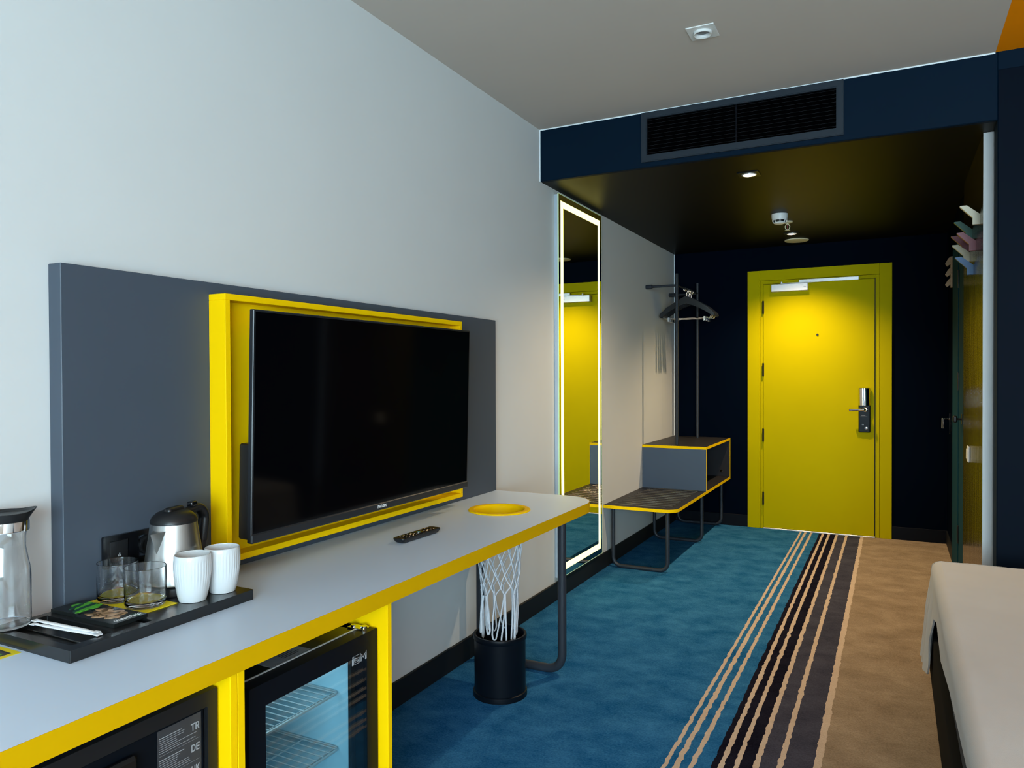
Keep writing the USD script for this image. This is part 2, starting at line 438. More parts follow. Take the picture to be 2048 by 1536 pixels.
# ceiling
ce = structx('ceiling', (0, 0, CEIL))
part(ce, 'white_ceiling', bx(0, 2.117, WIN_Y, FRONT, CEIL, CEIL + 0.08, 0), 'ceil', False)
part(ce, 'orange_ceiling', bx(2.117, XR, WIN_Y, FRONT, CEIL, CEIL + 0.08, 0), 'orange', False, label='orange painted ceiling over the bed')
# dropped ceiling over the entrance
so = structx('ceiling_soffit', (0, FRONT, SOF))
part(so, 'front_panel', bx(0, 2.126, FRONT, FRONT + 0.03, SOF, CEIL + 0.02, 0.003), 'navy', label='navy front of the dropped ceiling')
part(so, 'black_ceiling', bx(0, 2.4, FRONT + 0.03, BACK, SOF + 0.0005, SOF + 0.06, 0), 'blackceil', False, label='black ceiling over the entrance')
struct('trim_1', bx(0.0, 2.117, FRONT - 0.0015, FRONT, CEIL - 0.006, CEIL, 0), 'caulk')
struct('trim_2', bx(0.0, 0.005, FRONT - 0.0012, FRONT, SOF, CEIL - 0.006, 0), 'caulk')
struct('trim_3', bx(0.0, 0.006, BACK - 0.0012, BACK, 0.76, SOF, 0), 'caulk')
# navy bathroom block on the right
wb = structx('wall_right', (2.126, FRONT, 0))
part(wb, 'navy_front', bx(2.126, XR, FRONT, FRONT + 0.12, 0, CEIL + 0.02, 0.002), 'navy')
part(wb, 'navy_panel', bx(2.128, XR, FRONT - 0.004, FRONT, 0.0, 2.575, 0.0015), 'navytrim', label='navy cladding with a joint near the ceiling')
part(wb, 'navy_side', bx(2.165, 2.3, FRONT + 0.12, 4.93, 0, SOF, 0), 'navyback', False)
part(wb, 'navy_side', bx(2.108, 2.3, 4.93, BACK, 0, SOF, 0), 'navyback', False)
# skirting boards
struct('baseboard_left', bx(0.0, 0.012, WIN_Y, BACK, 0.0, 0.103, 0.002), 'skirt')
bb = structx('baseboard_back', (0, BACK, 0))
part(bb, 'skirting_board', bx(0.012, 0.634, BACK - 0.012, BACK, 0, 0.10, 0.002), 'skirtnavy')
part(bb, 'skirting_board', bx(1.727, 2.108, BACK - 0.012, BACK, 0, 0.10, 0.002), 'skirtnavy')
struct('baseboard_right', bx(2.097, 2.108, 5.86, BACK - 0.012, 0, 0.10, 0.002), 'skirt')

# ------------------------------------------------------------------ entrance door
d = structx('door_1', (0.634, BACK, 0))
part(d, 'casing', bx(0.634, 0.733, BACK - 0.018, BACK, 0, 2.170, 0.0015), 'lime')
part(d, 'casing', bx(1.640, 1.727, BACK - 0.018, BACK, 0, 2.170, 0.0015), 'lime')
part(d, 'casing', bx(0.7345, 1.6385, BACK - 0.018, BACK, 2.085, 2.170, 0.0015), 'lime')
part(d, 'jamb', bx(0.736, 0.762, BACK - 0.011, BACK, 0, 2.083, 0.001), 'lime')
part(d, 'jamb', bx(1.610, 1.638, BACK - 0.011, BACK, 0, 2.083, 0.001), 'lime')
part(d, 'jamb', bx(0.762, 1.610, BACK - 0.011, BACK, 2.056, 2.083, 0.001), 'lime')
LEAF = BACK - 0.024
lf = part(d, 'door_leaf', bx(0.765, 1.605, LEAF, BACK, 0.012, 2.052, 0.0015), 'lime')
part(d, 'door_gap', bx(1.605, 1.610, BACK - 0.010, BACK, 0.0, 2.056, 0), 'skirt', False)
part(d, 'threshold', bx(0.762, 1.610, BACK - 0.032, BACK - 0.001, 0.0, 0.010, 0.002), 'aluminium')
for z in (1.86, 1.338, 0.788, 0.256):
    hm = cat(cyl((0.763, LEAF - 0.004, z - 0.052), (0.763, LEAF - 0.004, z + 0.052), 0.0075, 12), cyl((0.763, LEAF - 0.004, z - 0.056), (0.763, LEAF - 0.004, z + 0.056), 0.005, 12))
    part(d, 'hinge', hm, 'black')
part(d, 'peephole', xform(cat(lathe([(0.0, 0.0), (0.006, 0.0), (0.0085, 0.002), (0.0085, 0.006), (0, 0.006)], seg=20)), trimesh.transformations.translation_matrix((1.186, LEAF, 1.62)) @ rot(90, (1, 0, 0))), 'black')
# overhead closer
cl = thing('door_closer', 'silver box door closer with slide arm at the top of the yellow door', 'door closer', (0.975, LEAF, 2.01))
part(cl, 'closer_body', bx(0.833, 1.118, LEAF - 0.052, LEAF, 1.982, 2.043, 0.003), 'aluminium')
part(cl, 'slide_rail', bx(1.045, 1.492, BACK - 0.040, BACK - 0.018, 2.048, 2.076, 0.002), 'aluminium')
part(cl, 'arm', cat(bx(0.905, 1.30, LEAF - 0.030, LEAF - 0.018, 2.046, 2.052, 0.001), cyl((0.912, LEAF - 0.024, 2.040), (0.912, LEAF - 0.024, 2.062), 0.008, 14)), 'aluminium')
part(cl, 'maker_mark', bx(1.085, 1.103, LEAF - 0.0528, LEAF - 0.052, 2.010, 2.014, 0), 'greyprint', False)
# electronic lock
lk = thing('door_lock', 'electronic lock with chrome cover and lever on the yellow door', 'lock', (1.533, LEAF, 1.01))
LY = LEAF
part(lk, 'back_plate', bx(1.491, 1.576, LY - 0.020, LY, 0.835, 1.187, 0.006), 'blacksatin')
cv = [(1.4915 + 0.0835 * k / 12, LY - 0.020 - 0.026 * math.sin(PI * k / 12) ** 0.6) for k in range(13)]
part(lk, 'chrome_cover', prism(Polygon([(1.4915, LY - 0.012)] + cv + [(1.575, LY - 0.012)]), 1.050, 1.186), 'chrome', 50, label='chrome cover on the upper half')
lev = fillet([(1.538, LY - 0.018, 1.018), (1.538, LY - 0.066, 1.018), (1.425, LY - 0.066, 1.012)], 0.012)
part(lk, 'lever', tube(lev, 0.0105, 14), 'chrome', label='chrome lever handle')
part(lk, 'rosette', xform(lathe([(0, 0), (0.021, 0), (0.021, 0.006), (0.015, 0.010), (0, 0.010)], seg=28), trimesh.transformations.translation_matrix((1.538, LY - 0.019, 1.018)) @ rot(90, (1, 0, 0))), 'chrome')
part(lk, 'thumb_turn', cat(xform(lathe([(0, 0), (0.011, 0), (0.011, 0.008), (0, 0.009)], seg=20), trimesh.transformations.translation_matrix((1.545, LY - 0.019, 0.868)) @ rot(90, (1, 0, 0)))), 'chrome')
for q_ in ((1.507, 1.555, 0.958, 0.9605), (1.510, 1.54, 0.968, 0.971), (1.515, 1.53, 0.893, 0.902)):
    part(lk, 'card_mark', bx(q_[0], q_[1], LY - 0.0206, LY - 0.0198, q_[2], q_[3], 0), 'greyprint', False)

# ------------------------------------------------------------------ desk
def desk_outline(off=0.0):
    x1, y0, y1, r = 0.573 + off, 0.12 - off, 3.130 + off, 0.165 + off
    pts = [(0.001, y0), (x1, y0)]
    for k in range(25):
        a = PI / 2 * k / 24
        pts.append((x1 - r * (1 - math.cos(a)), y1 - r * (1 - math.sin(a))))
    pts.append((0.001, y1))
    return Polygon(pts)


HX, HY = 0.307, 2.668
hole = Point(HX, HY).buffer(0.110, quad_segs=24)
dk = thing('desk', 'long white laminate desk with yellow edge and rounded end along the left wall', 'desk', (0.28, 1.6, 0))
part(dk, 'desk_top', prism(desk_outline(-0.0015).difference(hole), 0.708, 0.7500), 'deskwhite', 30)
part(dk, 'edge_band', prism(desk_outline(0.0).difference(desk_outline(-0.0014)).difference(sbox(-1, 0, 0.0012, 4)), 0.7075, 0.7499), 'yellowedge', 30, label='yellow edge of the desk top')
leg = fillet([(0.462, 2.95, 0.7075), (0.462, 2.95, 0.019), (0.055, 2.95, 0.019), (0.055, 2.95, 0.7075)], 0.07)
part(dk, 'leg', tube(leg, 0.0185, 18), 'steel', label='dark tubular sled leg at the rounded end')

def cabinet(y0, y1, label, shelf):
    c = thing('desk_cabinet', label, 'cabinet', (0.3, (y0 + y1) / 2, 0))
    part(c, 'side_panel', bx(0.02, 0.560, y0, y0 + 0.0185, 0.0, 0.7070, 0.0012), 'yellow')
    part(c, 'side_panel', bx(0.02, 0.560, y1 - 0.0185, y1, 0.0, 0.7070, 0.0012), 'yellow')
    part(c, 'bottom_panel', bx(0.02, 0.555, y0 + 0.0187, y1 - 0.0187, shelf - 0.0185, shelf, 0.001), 'yellow')
    part(c, 'back_panel', bx(0.014, 0.0198, y0 + 0.002, y1 - 0.002, 0.11, 0.706, 0.001), 'yellow')
    return c


cabinet(0.575, 1.0735, 'yellow under-desk cabinet holding the black safe', 0.36)
cabinet(1.0745, 1.592, 'yellow under-desk cabinet holding the glass-door mini fridge', 0.07)

# safe
sf = thing('safe', 'black electronic safe under the desk with a multilingual instruction label', 'safe', (0.3, 0.83, 0.36))
part(sf, 'body', bx(0.10, 0.505, 0.605, 1.049, 0.3605, 0.677, 0.004), 'black')
part(sf, 'door_frame', prism_axis(rrect(0.605, 1.049, 0.3605, 0.677, 0.004).difference(rrect(0.632, 1.026, 0.385, 0.647, 0.003)), 0.505, 0.530, 'x'), 'black')
dr = part(sf, 'safe_door', bx(0.505, 0.522, 0.634, 1.024, 0.387, 0.645, 0.003), 'blacksatin')
kp = part(sf, 'keypad_unit', bx(0.522, 0.540, 0.735, 0.868, 0.44, 0.625, 0.006), 'blackgloss')
part(kp, 'keypad_button', cat(*[bx(0.540, 0.5425, 0.755 + 0.032 * i, 0.777 + 0.032 * i, 0.47 + 0.032 * j, 0.490 + 0.032 * j, 0.002) for i in range(3) for j in range(4)]), 'black')
lb = part(sf, 'instruction_label', bx(0.5220, 0.5226, 0.918, 1.016, 0.42, 0.640, 0), 'label', False, label='dark grey label printed in TR, DE and UK sections')
lines = []
for s, (zt, txt) in enumerate(((0.6265, 'TR'), (0.585, 'DE'), (0.5435, 'UK'))):
    part(lb, 'lettering', text_yz(txt, 0.0135, 0.9915, zt - 0.0165, 0.5226, 0.0004, bold=True, width=0.019), 'greyprint', False)
    for k in range(8):
        w = rng.uniform(0.5, 1.0) * (0.060 if k < 5 else 0.088)
        z = zt - 0.0040 * k - 0.002
        lines.append(bx(0.5226, 0.5229, 0.922, 0.922 + w, z - (0.0007 if k == 0 else 0.0004), z + (0.0007 if k == 0 else 0.0004), 0))
    lines.append(bx(0.5226, 0.5229, 0.922, 1.012, zt - 0.0352, zt - 0.0349, 0))
part(lb, 'print_line', cat(*lines), 'greyprint', False, kind='stuff')

# mini fridge with a glass door
FX = 0.530
fr = thing('mini_fridge', 'black mini fridge with a framed glass door and wire shelves under the desk', 'fridge', (0.3, 1.35, 0.07))
y0, y1, z0, z1 = 1.128, 1.566, 0.0705, 0.637
part(fr, 'body', cat(bx(0.04, 0.484, y0, y0 + 0.035, z0, z1, 0.003), bx(0.04, 0.484, y1 - 0.035, y1, z0, z1, 0.003), bx(0.04, 0.484, y0, y1, z1 - 0.030, z1, 0.003), bx(0.04, 0.484, y0, y1, z0, z0 + 0.05, 0.003), bx(0.04, 0.075, y0, y1, z0, z1, 0.003)), 'blackgloss')
iy0, iy1, iz0, iz1 = y0 + 0.036, y1 - 0.036, z0 + 0.051, z1 - 0.031
part(fr, 'liner', cat(bx(0.076, 0.482, iy0, iy0 + 0.004, iz0, iz1, 0), bx(0.076, 0.482, iy1 - 0.004, iy1, iz0, iz1, 0), bx(0.076, 0.482, iy0, iy1, iz1 - 0.004, iz1, 0), bx(0.076, 0.482, iy0, iy1, iz0, iz0 + 0.004, 0), bx(0.076, 0.08, iy0, iy1, iz0, iz1, 0)), 'liner', False, label='pale inner lining')
part(fr, 'interior_lamp', bx(0.30, 0.46, iy0 + 0.09, iy1 - 0.09, iz1 - 0.010, iz1 - 0.0045, 0.002), 'led')
gy0, gy1, gz0, gz1 = 1.178, 1.525, 0.125, 0.588
df = part(fr, 'door_frame', prism_axis(rrect(y0 + 0.004, y1 + 0.003, z0 + 0.002, z1 + 0.001, 0.006).difference(rrect(gy0, gy1, gz0, gz1, 0.002)), 0.490, FX, 'x'), 'blacksatin', label='black frame of the glass door')
part(df, 'door_glass', bx(FX - 0.006, FX - 0.0010, gy0 + 0.0005, gy1 - 0.0005, gz0 + 0.0005, gz1 - 0.0005, 0), 'fridgeglass', False)
part(df, 'gasket', prism_axis(sbox(gy0 + 0.001, gz0 + 0.001, gy1 - 0.018, gz1 - 0.001).difference(sbox(gy0 + 0.012, gz0 + 0.012, gy1 - 0.034, gz1 - 0.008)), 0.496, 0.506, 'x'), 'black')
# maker's mark in outline letters at the glass corner
def stroke(pts, w=0.0010):
    return shapely.LineString(pts).buffer(w / 2, cap_style='flat', join_style='mitre')


gl = shapely.union_all([stroke([(0, 0), (0, .020), (.005, .020), (.005, 0), (0, 0)]),
                        stroke([(.030, .020), (.009, .020), (.009, .0085), (.024, .0085), (.024, .0045), (.009, .0045)]), stroke([(.009, 0), (.029, 0), (.029, .0125), (.014, .0125), (.014, .016)]),
                        stroke([(.034, 0), (.034, .020), (.047, .007), (.060, .020), (.060, 0)]), stroke([(.038, 0), (.038, .011)]), stroke([(.056, 0), (.056, .011)])])
gl = shapely.affinity.translate(shapely.affinity.scale(gl, 0.92, 1.05, origin=(0, 0)), 1.468, 0.572)
part(df, 'maker_mark', prism_axis(gl, FX - 0.0009, FX + 0.0004, 'x'), 'greyprint', False, label='outlined letters ISM at the corner of the glass')
part(fr, 'top_trim', bx(0.4845, 0.4895, y0 + 0.01, y1 - 0.02, z1 - 0.004, z1 + 0.003, 0.001), 'aluminium')
part(fr, 'hinge', cat(cyl((0.505, y1 - 0.02, z1 + 0.0005), (0.505, y1 - 0.02, z1 + 0.009), 0.009, 14), bx(0.46, 0.512, y1 - 0.034, y1 - 0.006, z1 + 0.0005, z1 + 0.004, 0.001), cyl((0.475, y1 - 0.026, z1), (0.475, y1 - 0.026, z1 + 0.010), 0.007, 12)), 'chrome')
sk = part(fr, 'rating_label', bx(0.425, 0.478, 1.245, 1.375, z1, z1 + 0.0006, 0), 'labelgrey', False, label='silver rating sticker on top')
part(sk, 'print_line', cat(*[bx(0.43 + 0.008 * k, 0.4325 + 0.008 * k, 1.30, 1.31 + rng.uniform(0.02, 0.05), z1 + 0.0006, z1 + 0.0009, 0) for k in range(5)]), 'black', False, kind='stuff')
for zs in (0.468, 0.320, 0.175):
    ws = [tube(fillet([(0.09, iy0 + 0.01, zs), (0.44, iy0 + 0.01, zs), (0.44, iy1 - 0.01, zs), (0.09, iy1 - 0.01, zs)], 0.015), 0.0035, 8)]
    for k in range(15):
        yy = iy0 + 0.02 + (iy1 - iy0 - 0.04) * k / 14
        ws.append(cyl((0.09, yy, zs + 0.002), (0.44, yy, zs + 0.002), 0.0018, 6))
    for xx in (0.10, 0.21, 0.32, 0.43):
        ws.append(cyl((xx, iy0 + 0.008, zs - 0.001), (xx, iy1 - 0.008, zs - 0.001), 0.0024, 6))
    part(fr, 'wire_shelf', cat(*ws), 'wire')

# ------------------------------------------------------------------ wall panel, yellow frame, television
single('wall_panel', bx(0.0005, 0.047, 1.040, 3.124, 0.7505, 1.562, 0.0015), 'greypanel', 'dark grey laminate panel on the wall behind the television', 'wall panel')
ff = thing('display_frame', 'yellow box frame on the grey panel surrounding the television', 'frame', (0.047, 2.08, 1.157))
FA, FB, FC, FD, FT = 1.452, 2.707, 0.785, 1.528, 0.0175
part(ff, 'back_plate', bx(0.0472, 0.062, FA + FT, FB - FT, FC + FT, FD - FT, 0), 'yellow', False)
part(ff, 'frame_rail', bx(0.0472, 0.111, FA, FB, FD - FT, FD, 0.001), 'yellow')
part(ff, 'frame_rail', bx(0.0472, 0.111, FA, FB, FC, FC + FT, 0.001), 'yellow')
part(ff, 'frame_stile', bx(0.0472, 0.111, FA, FA + FT, FC + FT, FD - FT, 0.001), 'yellow')
part(ff, 'frame_stile', bx(0.0472, 0.111, FB - FT, FB, FC + FT, FD - FT, 0.001), 'yellow')

TV0 = np.array([1.4655, 2.6155])
tvz0, tvz1, tvx0, tvx1 = 0.8445, 1.482, 0.186, 0.2035
tilt = math.degrees(math.atan2(tvx1 - tvx0, tvz1 - tvz0))
TM = rot(tilt, (0, 1, 0), (tvx0, 0, tvz0))
tv = thing('television', 'large black flat television mounted in front of the yellow frame', 'television', (0.1, 2.04, 1.16))
H = tvz1 - tvz0
part(tv, 'bezel', xform(cat(bx(tvx0 - 0.016, tvx0, TV0[0], TV0[1], tvz0, tvz0 + H, 0.002), bx(tvx0 - 0.0165, tvx0 + 0.0035, TV0[0] + 0.0005, TV0[1] - 0.0005, tvz0 - 0.0005, tvz0 + 0.024, 0.0025)), TM), 'bezel')
part(tv, 'screen', xform(bx(tvx0 - 0.001, tvx0 + 0.0008, TV0[0] + 0.007, TV0[1] - 0.007, tvz0 + 0.026, tvz0 + H - 0.007, 0), TM), 'screen', False)
part(tv, 'rear_housing', xform(rbox(tvx0 - 0.062, tvx0 - 0.014, TV0[0] + 0.010, TV0[1] - 0.05, tvz0 + 0.004, tvz0 + 0.27, 0.008), TM), 'black')
part(tv, 'wall_bracket', bx(0.0625, tvx0 - 0.050, 1.93, 2.15, 0.98, 1.20, 0.004), 'black')
lt = text_yz('PHILIPS', 0.009, 2.018, tvz0 + 0.0085, tvx0 + 0.0035, 0.0005, bold=True)
part(tv, 'logo', xform(lt, TM), 'white', False, label='small white maker lettering on the lower bezel')

# wall sockets
sx = thing('wall_socket', 'black double socket plate on the grey panel behind the kettle', 'socket', (0.047, 1.21, 0.875))
part(sx, 'cover_plate', prism_axis(rrect(1.131, 1.291, 0.836, 0.915, 0.004).difference(sbox(1.147, 0.849, 1.198, 0.902)).difference(sbox(1.224, 0.849, 1.275, 0.902)), 0.0472, 0.056, 'x'), 'blackgloss')
ins = part(sx, 'data_insert', bx(0.0472, 0.0545, 1.148, 1.197, 0.850, 0.901, 0.0015), 'black')
part(ins, 'symbol', cat(bx(0.0545, 0.0549, 1.169, 1.172, 0.862, 0.866, 0), bx(0.0545, 0.0549, 1.174, 1.177, 0.862, 0.866, 0), bx(0.0545, 0.0549, 1.1715, 1.1745, 0.867, 0.870, 0)), 'greyprint', False)
part(sx, 'power_insert', cat(xform(lathe([(0.0, -0.012), (0.0195, -0.012), (0.0195, 0.0), (0.0245, 0.0), (0.0245, -0.014), (0, -0.014)], seg=32), trimesh.transformations.translation_matrix((0.0615, 1.2495, 0.8755)) @ rot(90, (0, 1, 0)))), 'black')
for z_ in (0.853, 0.893):
    part(sx, 'earth_clip', bx(0.052, 0.0622, 1.2465, 1.2525, z_, z_ + 0.005, 0.001), 'chrome')

# ------------------------------------------------------------------ hoop in the desk, net, bin
hp = thing('basketball_hoop', 'yellow hoop let into the desk end with a white net hanging below', 'hoop', (HX, HY, 0.7505))
part(hp, 'rim', lathe([(0.108, 0.690), (0.1085, 0.745), (0.1265, 0.7504), (0.1265, 0.7535), (0.124, 0.7560), (0.107, 0.7565), (0.1005, 0.7530), (0.0975, 0.742), (0.094, 0.690)], (HX, HY, 0), 64, closed=True), 'yellow', 50, label='yellow rim')
NC = 12
cords = []


def netp(a, z, r):
    return np.array((HX + r * math.cos(a), HY + r * math.sin(a), z))


rows = [(0.692, 0.097), (0.625, 0.0925), (0.560, 0.087), (0.505, 0.082), (0.455, 0.078), (0.418, 0.0745)]
nr = np.random.default_rng(3)
node = {}
for i, (z, r) in enumerate(rows):
    for k in range(NC):
        a = 2 * PI * (k + (0.5 if i % 2 else 0.0)) / NC + nr.uniform(-0.06, 0.06) * (i > 0)
        node[i, k] = netp(a, z + nr.uniform(-0.008, 0.008) * (i > 0), r + nr.uniform(-0.004, 0.004))
for i in range(len(rows) - 1):
    for k in range(NC):
        for dk_ in ((0, -1) if i % 2 == 0 else (0, 1)):
            a, b = node[i, k], node[i + 1, (k + dk_) % NC]
            mid = (a + b) / 2 + nr.uniform(-0.003, 0.003, 3)
            cords.append(tube([a, a * 0.6 + mid * 0.4, mid, b * 0.6 + mid * 0.4, b], [0.0046, 0.0036, 0.0038, 0.0036, 0.0046], 7, flat=0.7))
for k in range(NC):
    s = node[len(rows) - 1, k]
    e = node[len(rows) - 1, (k + 1) % NC] if k % 3 == 0 else s + nr.uniform(-0.012, 0.012, 3) * (1, 1, 0)
    a = math.atan2(s[1] - HY, s[0] - HX) + nr.uniform(-0.1, 0.1)
    zb = nr.uniform(0.222, 0.262)
    rr = 0.073 + nr.uniform(-0.006, 0.008)
    wv = 0.13
    pl, pr = netp(a - wv, zb + 0.02, rr), netp(a + wv, zb + 0.02, rr)
    mid1, mid2 = (s + pl) / 2 + nr.uniform(-0.006, 0.006, 3), (e + pr) / 2 + nr.uniform(-0.006, 0.006, 3)
    base = [s, s * 0.5 + mid1 * 0.5, mid1, mid1 * 0.4 + pl * 0.6, pl, netp(a - wv * 0.6, zb + 0.004, rr), netp(a, zb, rr), netp(a + wv * 0.6, zb + 0.004, rr), pr, mid2 * 0.4 + pr * 0.6, mid2, e * 0.5 + mid2 * 0.5, e]
    cords.append(tube(base, 0.0050, 7, flat=0.65))
part(hp, 'net', cat(*cords), 'cord', 40, label='white knotted cord net')

bn = thing('waste_bin', 'black round metal waste bin standing under the hoop net', 'bin', (HX, HY, 0))
part(bn, 'bin_body', lathe([(0.0, 0.012), (0.103, 0.012), (0.103, 0.232), (0.0995, 0.236), (0.1045, 0.240), (0.1045, 0.218), (0.1045, 0.018), (0.108, 0.008), (0.1085, 0.0), (0.0, 0.0)], (HX, HY, 0), 56), 'blacksatin', 50)
part(bn, 'rim_band', lathe([(0.0975, 0.228), (0.0975, 0.246), (0.1005, 0.249), (0.107, 0.249), (0.1095, 0.246), (0.1095, 0.236), (0.107, 0.228), (0.1045, 0.228)], (HX, HY, 0), 56, closed=True), 'blacksatin', 50)
part(bn, 'base_band', lathe([(0.1045, 0.022), (0.1095, 0.020), (0.1105, 0.010), (0.1105, 0.0), (0.104, 0.0)], (HX, HY, 0), 56, closed=True), 'blacksatin', 50)

# ------------------------------------------------------------------ tray and what stands on it
TX0, TX1, TY0, TY1, TZ0, TZ = 0.058, 0.333, 0.874, 1.334, 0.7503, 0.7745
tr = thing('tray', 'black hospitality tray with a recess on the white desk', 'tray', (0.196, 1.104, TZ0))
rec = rrect(0.077, 0.305, 0.894, 0.984, 0.002)
o = rrect(TX0, TX1, TY0, TY1, 0.003)
part(tr, 'tray_body', cat(prism(o.difference(rec).difference(rrect(0.25, 0.315, 1.046, 1.066, 0.002)), TZ0 + 0.006, TZ), prism(o, TZ0, TZ0 + 0.006)), 'traymat')
part(tr, 'ramp', bx(0.079, 0.303, 0.938, 0.983, 0.7563, 0.7600, 0.001), 'traymat')
ZT = TZ + 0.0003

def coaster(x0, x1, y0, y1, label):
    return single('coaster', bx(x0, x1, y0, y1, ZT, ZT + 0.0014, 0.0003), 'coaster', label, 'coaster', 'yellow coasters under the glasses')


coaster(0.066, 0.161, 1.083, 1.172, 'yellow square card coaster under the tumbler nearer the wall')
coaster(0.164, 0.262, 1.077, 1.172, 'yellow square card coaster under the tumbler nearer the desk front')
GZ = ZT + 0.0016

def tumbler(x, y, label):
    t = thing('tumbler', label, 'glass', (x, y, GZ), 'clear tumblers on the tray')
    R = 0.0445
    part(t, 'glass_body', lathe([(0, 0.0), (R - 0.006, 0.0), (R - 0.0025, 0.0025), (R, 0.010), (R, 0.0885), (R - 0.0008, 0.0897), (R - 0.0018, 0.0885), (R - 0.0022, 0.020), (R - 0.006, 0.0145), (0, 0.0135)], (x, y, GZ), 64), 'glass', 40)
    return t


t0 = tumbler(0.113, 1.127, 'clear glass tumbler nearer the socket plate')
copy_of(t0, (0.211, 1.127, GZ), 'clear glass tumbler nearer the front edge of the tray')


def mug(x, y, label):
    m = thing('mug', label, 'mug', (x, y, ZT), 'white mugs on the tray')
    prof = [(0.0, 0.002), (0.025, 0.002), (0.027, 0.0), (0.030, 0.0005), (0.0335, 0.012), (0.0385, 0.040), (0.0415, 0.066), (0.0420, 0.084), (0.0410, 0.104), (0.0402, 0.1075), (0.0390, 0.1085), (0.0378, 0.1065), (0.0392, 0.084), (0.0385, 0.060), (0.0330, 0.018), (0.026, 0.008), (0.0, 0.007)]
    p = np.array(prof)
    dense = []
    for a, b in zip(p[:-1], p[1:]):
        k = max(1, int(np.linalg.norm(b - a) / 0.006))
        dense += [a + (b - a) * q / k for q in range(k)]
    dense.append(p[-1])
    g = lathe(dense, (0, 0, 0), 180)
    v = np.array(g.vertices)
    r = np.hypot(v[:, 0], v[:, 1])
    ang = np.arctan2(v[:, 1], v[:, 0])
    outer = r > np.interp(v[:, 2], [0, 0.018, 0.06, 0.1085], [0.0, 0.0335, 0.0387, 0.0393])
    amp = np.clip((v[:, 2] - 0.030) / 0.02, 0, 1) * np.clip((0.098 - v[:, 2]) / 0.006, 0, 1) * outer
    s = 1 - 0.020 * amp * (0.5 + 0.5 * np.cos(ang * 36))
    v[:, 0] *= s
    v[:, 1] *= s
    part(m, 'mug_body', trimesh.Trimesh(v + np.array((x, y, ZT)), g.faces, process=False), 'ceramic', 60)
    return m


m0 = mug(0.270, 1.207, 'white ribbed ceramic mug standing nearer the tumblers')
copy_of(m0, (0.274, 1.291, ZT), 'white ribbed ceramic mug at the right end of the tray', rotz=4.0)

# kettle: spout towards -y, handle towards +y
KX, KY, KZ = 0.162, 1.243, ZT
KR = lambda m: xform(m, rot(14, (0, 0, 1), (KX, KY, 0)))
kt = thing('kettle', 'brushed steel electric kettle with black lid and handle on the tray', 'kettle', (KX, KY, KZ))
part(kt, 'power_base', lathe([(0, 0), (0.071, 0), (0.073, 0.004), (0.073, 0.020), (0.068, 0.024), (0, 0.024)], (KX, KY, KZ), 48), 'black', 40)
kp_ = [(0.0, 0.025), (0.0705, 0.025), (0.0715, 0.030), (0.0690, 0.060), (0.0640, 0.095), (0.0585, 0.130), (0.0535, 0.166), (0.0520, 0.171), (0.0, 0.171)]
part(kt, 'body', lathe(kp_, (KX, KY, KZ), 64), 'brushed', 40, label='brushed steel body')
sp = trimesh.convex.convex_hull(np.array([(KX - 0.021, KY - 0.046, KZ + 0.156), (KX + 0.021, KY - 0.046, KZ + 0.156), (KX, KY - 0.083, KZ + 0.153), (KX, KY - 0.064, KZ + 0.104), (KX - 0.010, KY - 0.052, KZ + 0.112), (KX + 0.010, KY - 0.052, KZ + 0.112), (KX, KY - 0.078, KZ + 0.148), (KX - 0.021, KY - 0.042, KZ + 0.15), (KX + 0.021, KY - 0.042, KZ + 0.15)]))
part(kt, 'spout', KR(sp), 'brushed', 30, label='steel V spout')
ld = part(kt, 'lid', lathe([(0.0, 0.168), (0.0535, 0.168), (0.0540, 0.173), (0.0500, 0.183), (0.0400, 0.192), (0.0280, 0.197), (0.0, 0.198)], (KX, KY, KZ), 48), 'black', 40)
part(ld, 'lid_grip', KR(rbox(KX - 0.011, KX + 0.011, KY - 0.028, KY + 0.030, KZ + 0.185, KZ + 0.206, 0.008)), 'black')
hd = fillet([(KX, KY + 0.040, KZ + 0.183), (KX, KY + 0.098, KZ + 0.190), (KX, KY + 0.118, KZ + 0.165), (KX, KY + 0.108, KZ + 0.100), (KX, KY + 0.100, KZ + 0.060), (KX, KY + 0.060, KZ + 0.050)], 0.022, 8)
part(kt, 'handle', KR(tube(hd, np.interp(np.linspace(0, 1, len(hd)), [0, 0.25, 0.5, 0.8, 1], [0.013, 0.0145, 0.0145, 0.012, 0.010]), 16, flat=0.85)), 'black', 50)
part(kt, 'lid_button', KR(rbox(KX - 0.009, KX + 0.009, KY + 0.058, KY + 0.082, KZ + 0.193, KZ + 0.208, 0.005)), 'blackgloss')

# tea sachets, printed flat artwork as thin raised inks
def quad_frame(c, ux, uy, z):
    c, ux, uy = np.array(c), np.array(ux), np.array(uy)
    return lambda P: Polygon([tuple(c + ux * a + uy * b) for a, b in P])


def ellipse_pts(cx, cy, a, b, ang, n=14):
    t = np.arange(n) * 2 * PI / n
    x, y = a * np.cos(t), b * np.sin(t)
    return np.stack([cx + x * math.cos(ang) - y * math.sin(ang), cy + x * math.sin(ang) + y * math.cos(ang)], 1)


Z1 = TZ + 0.0005
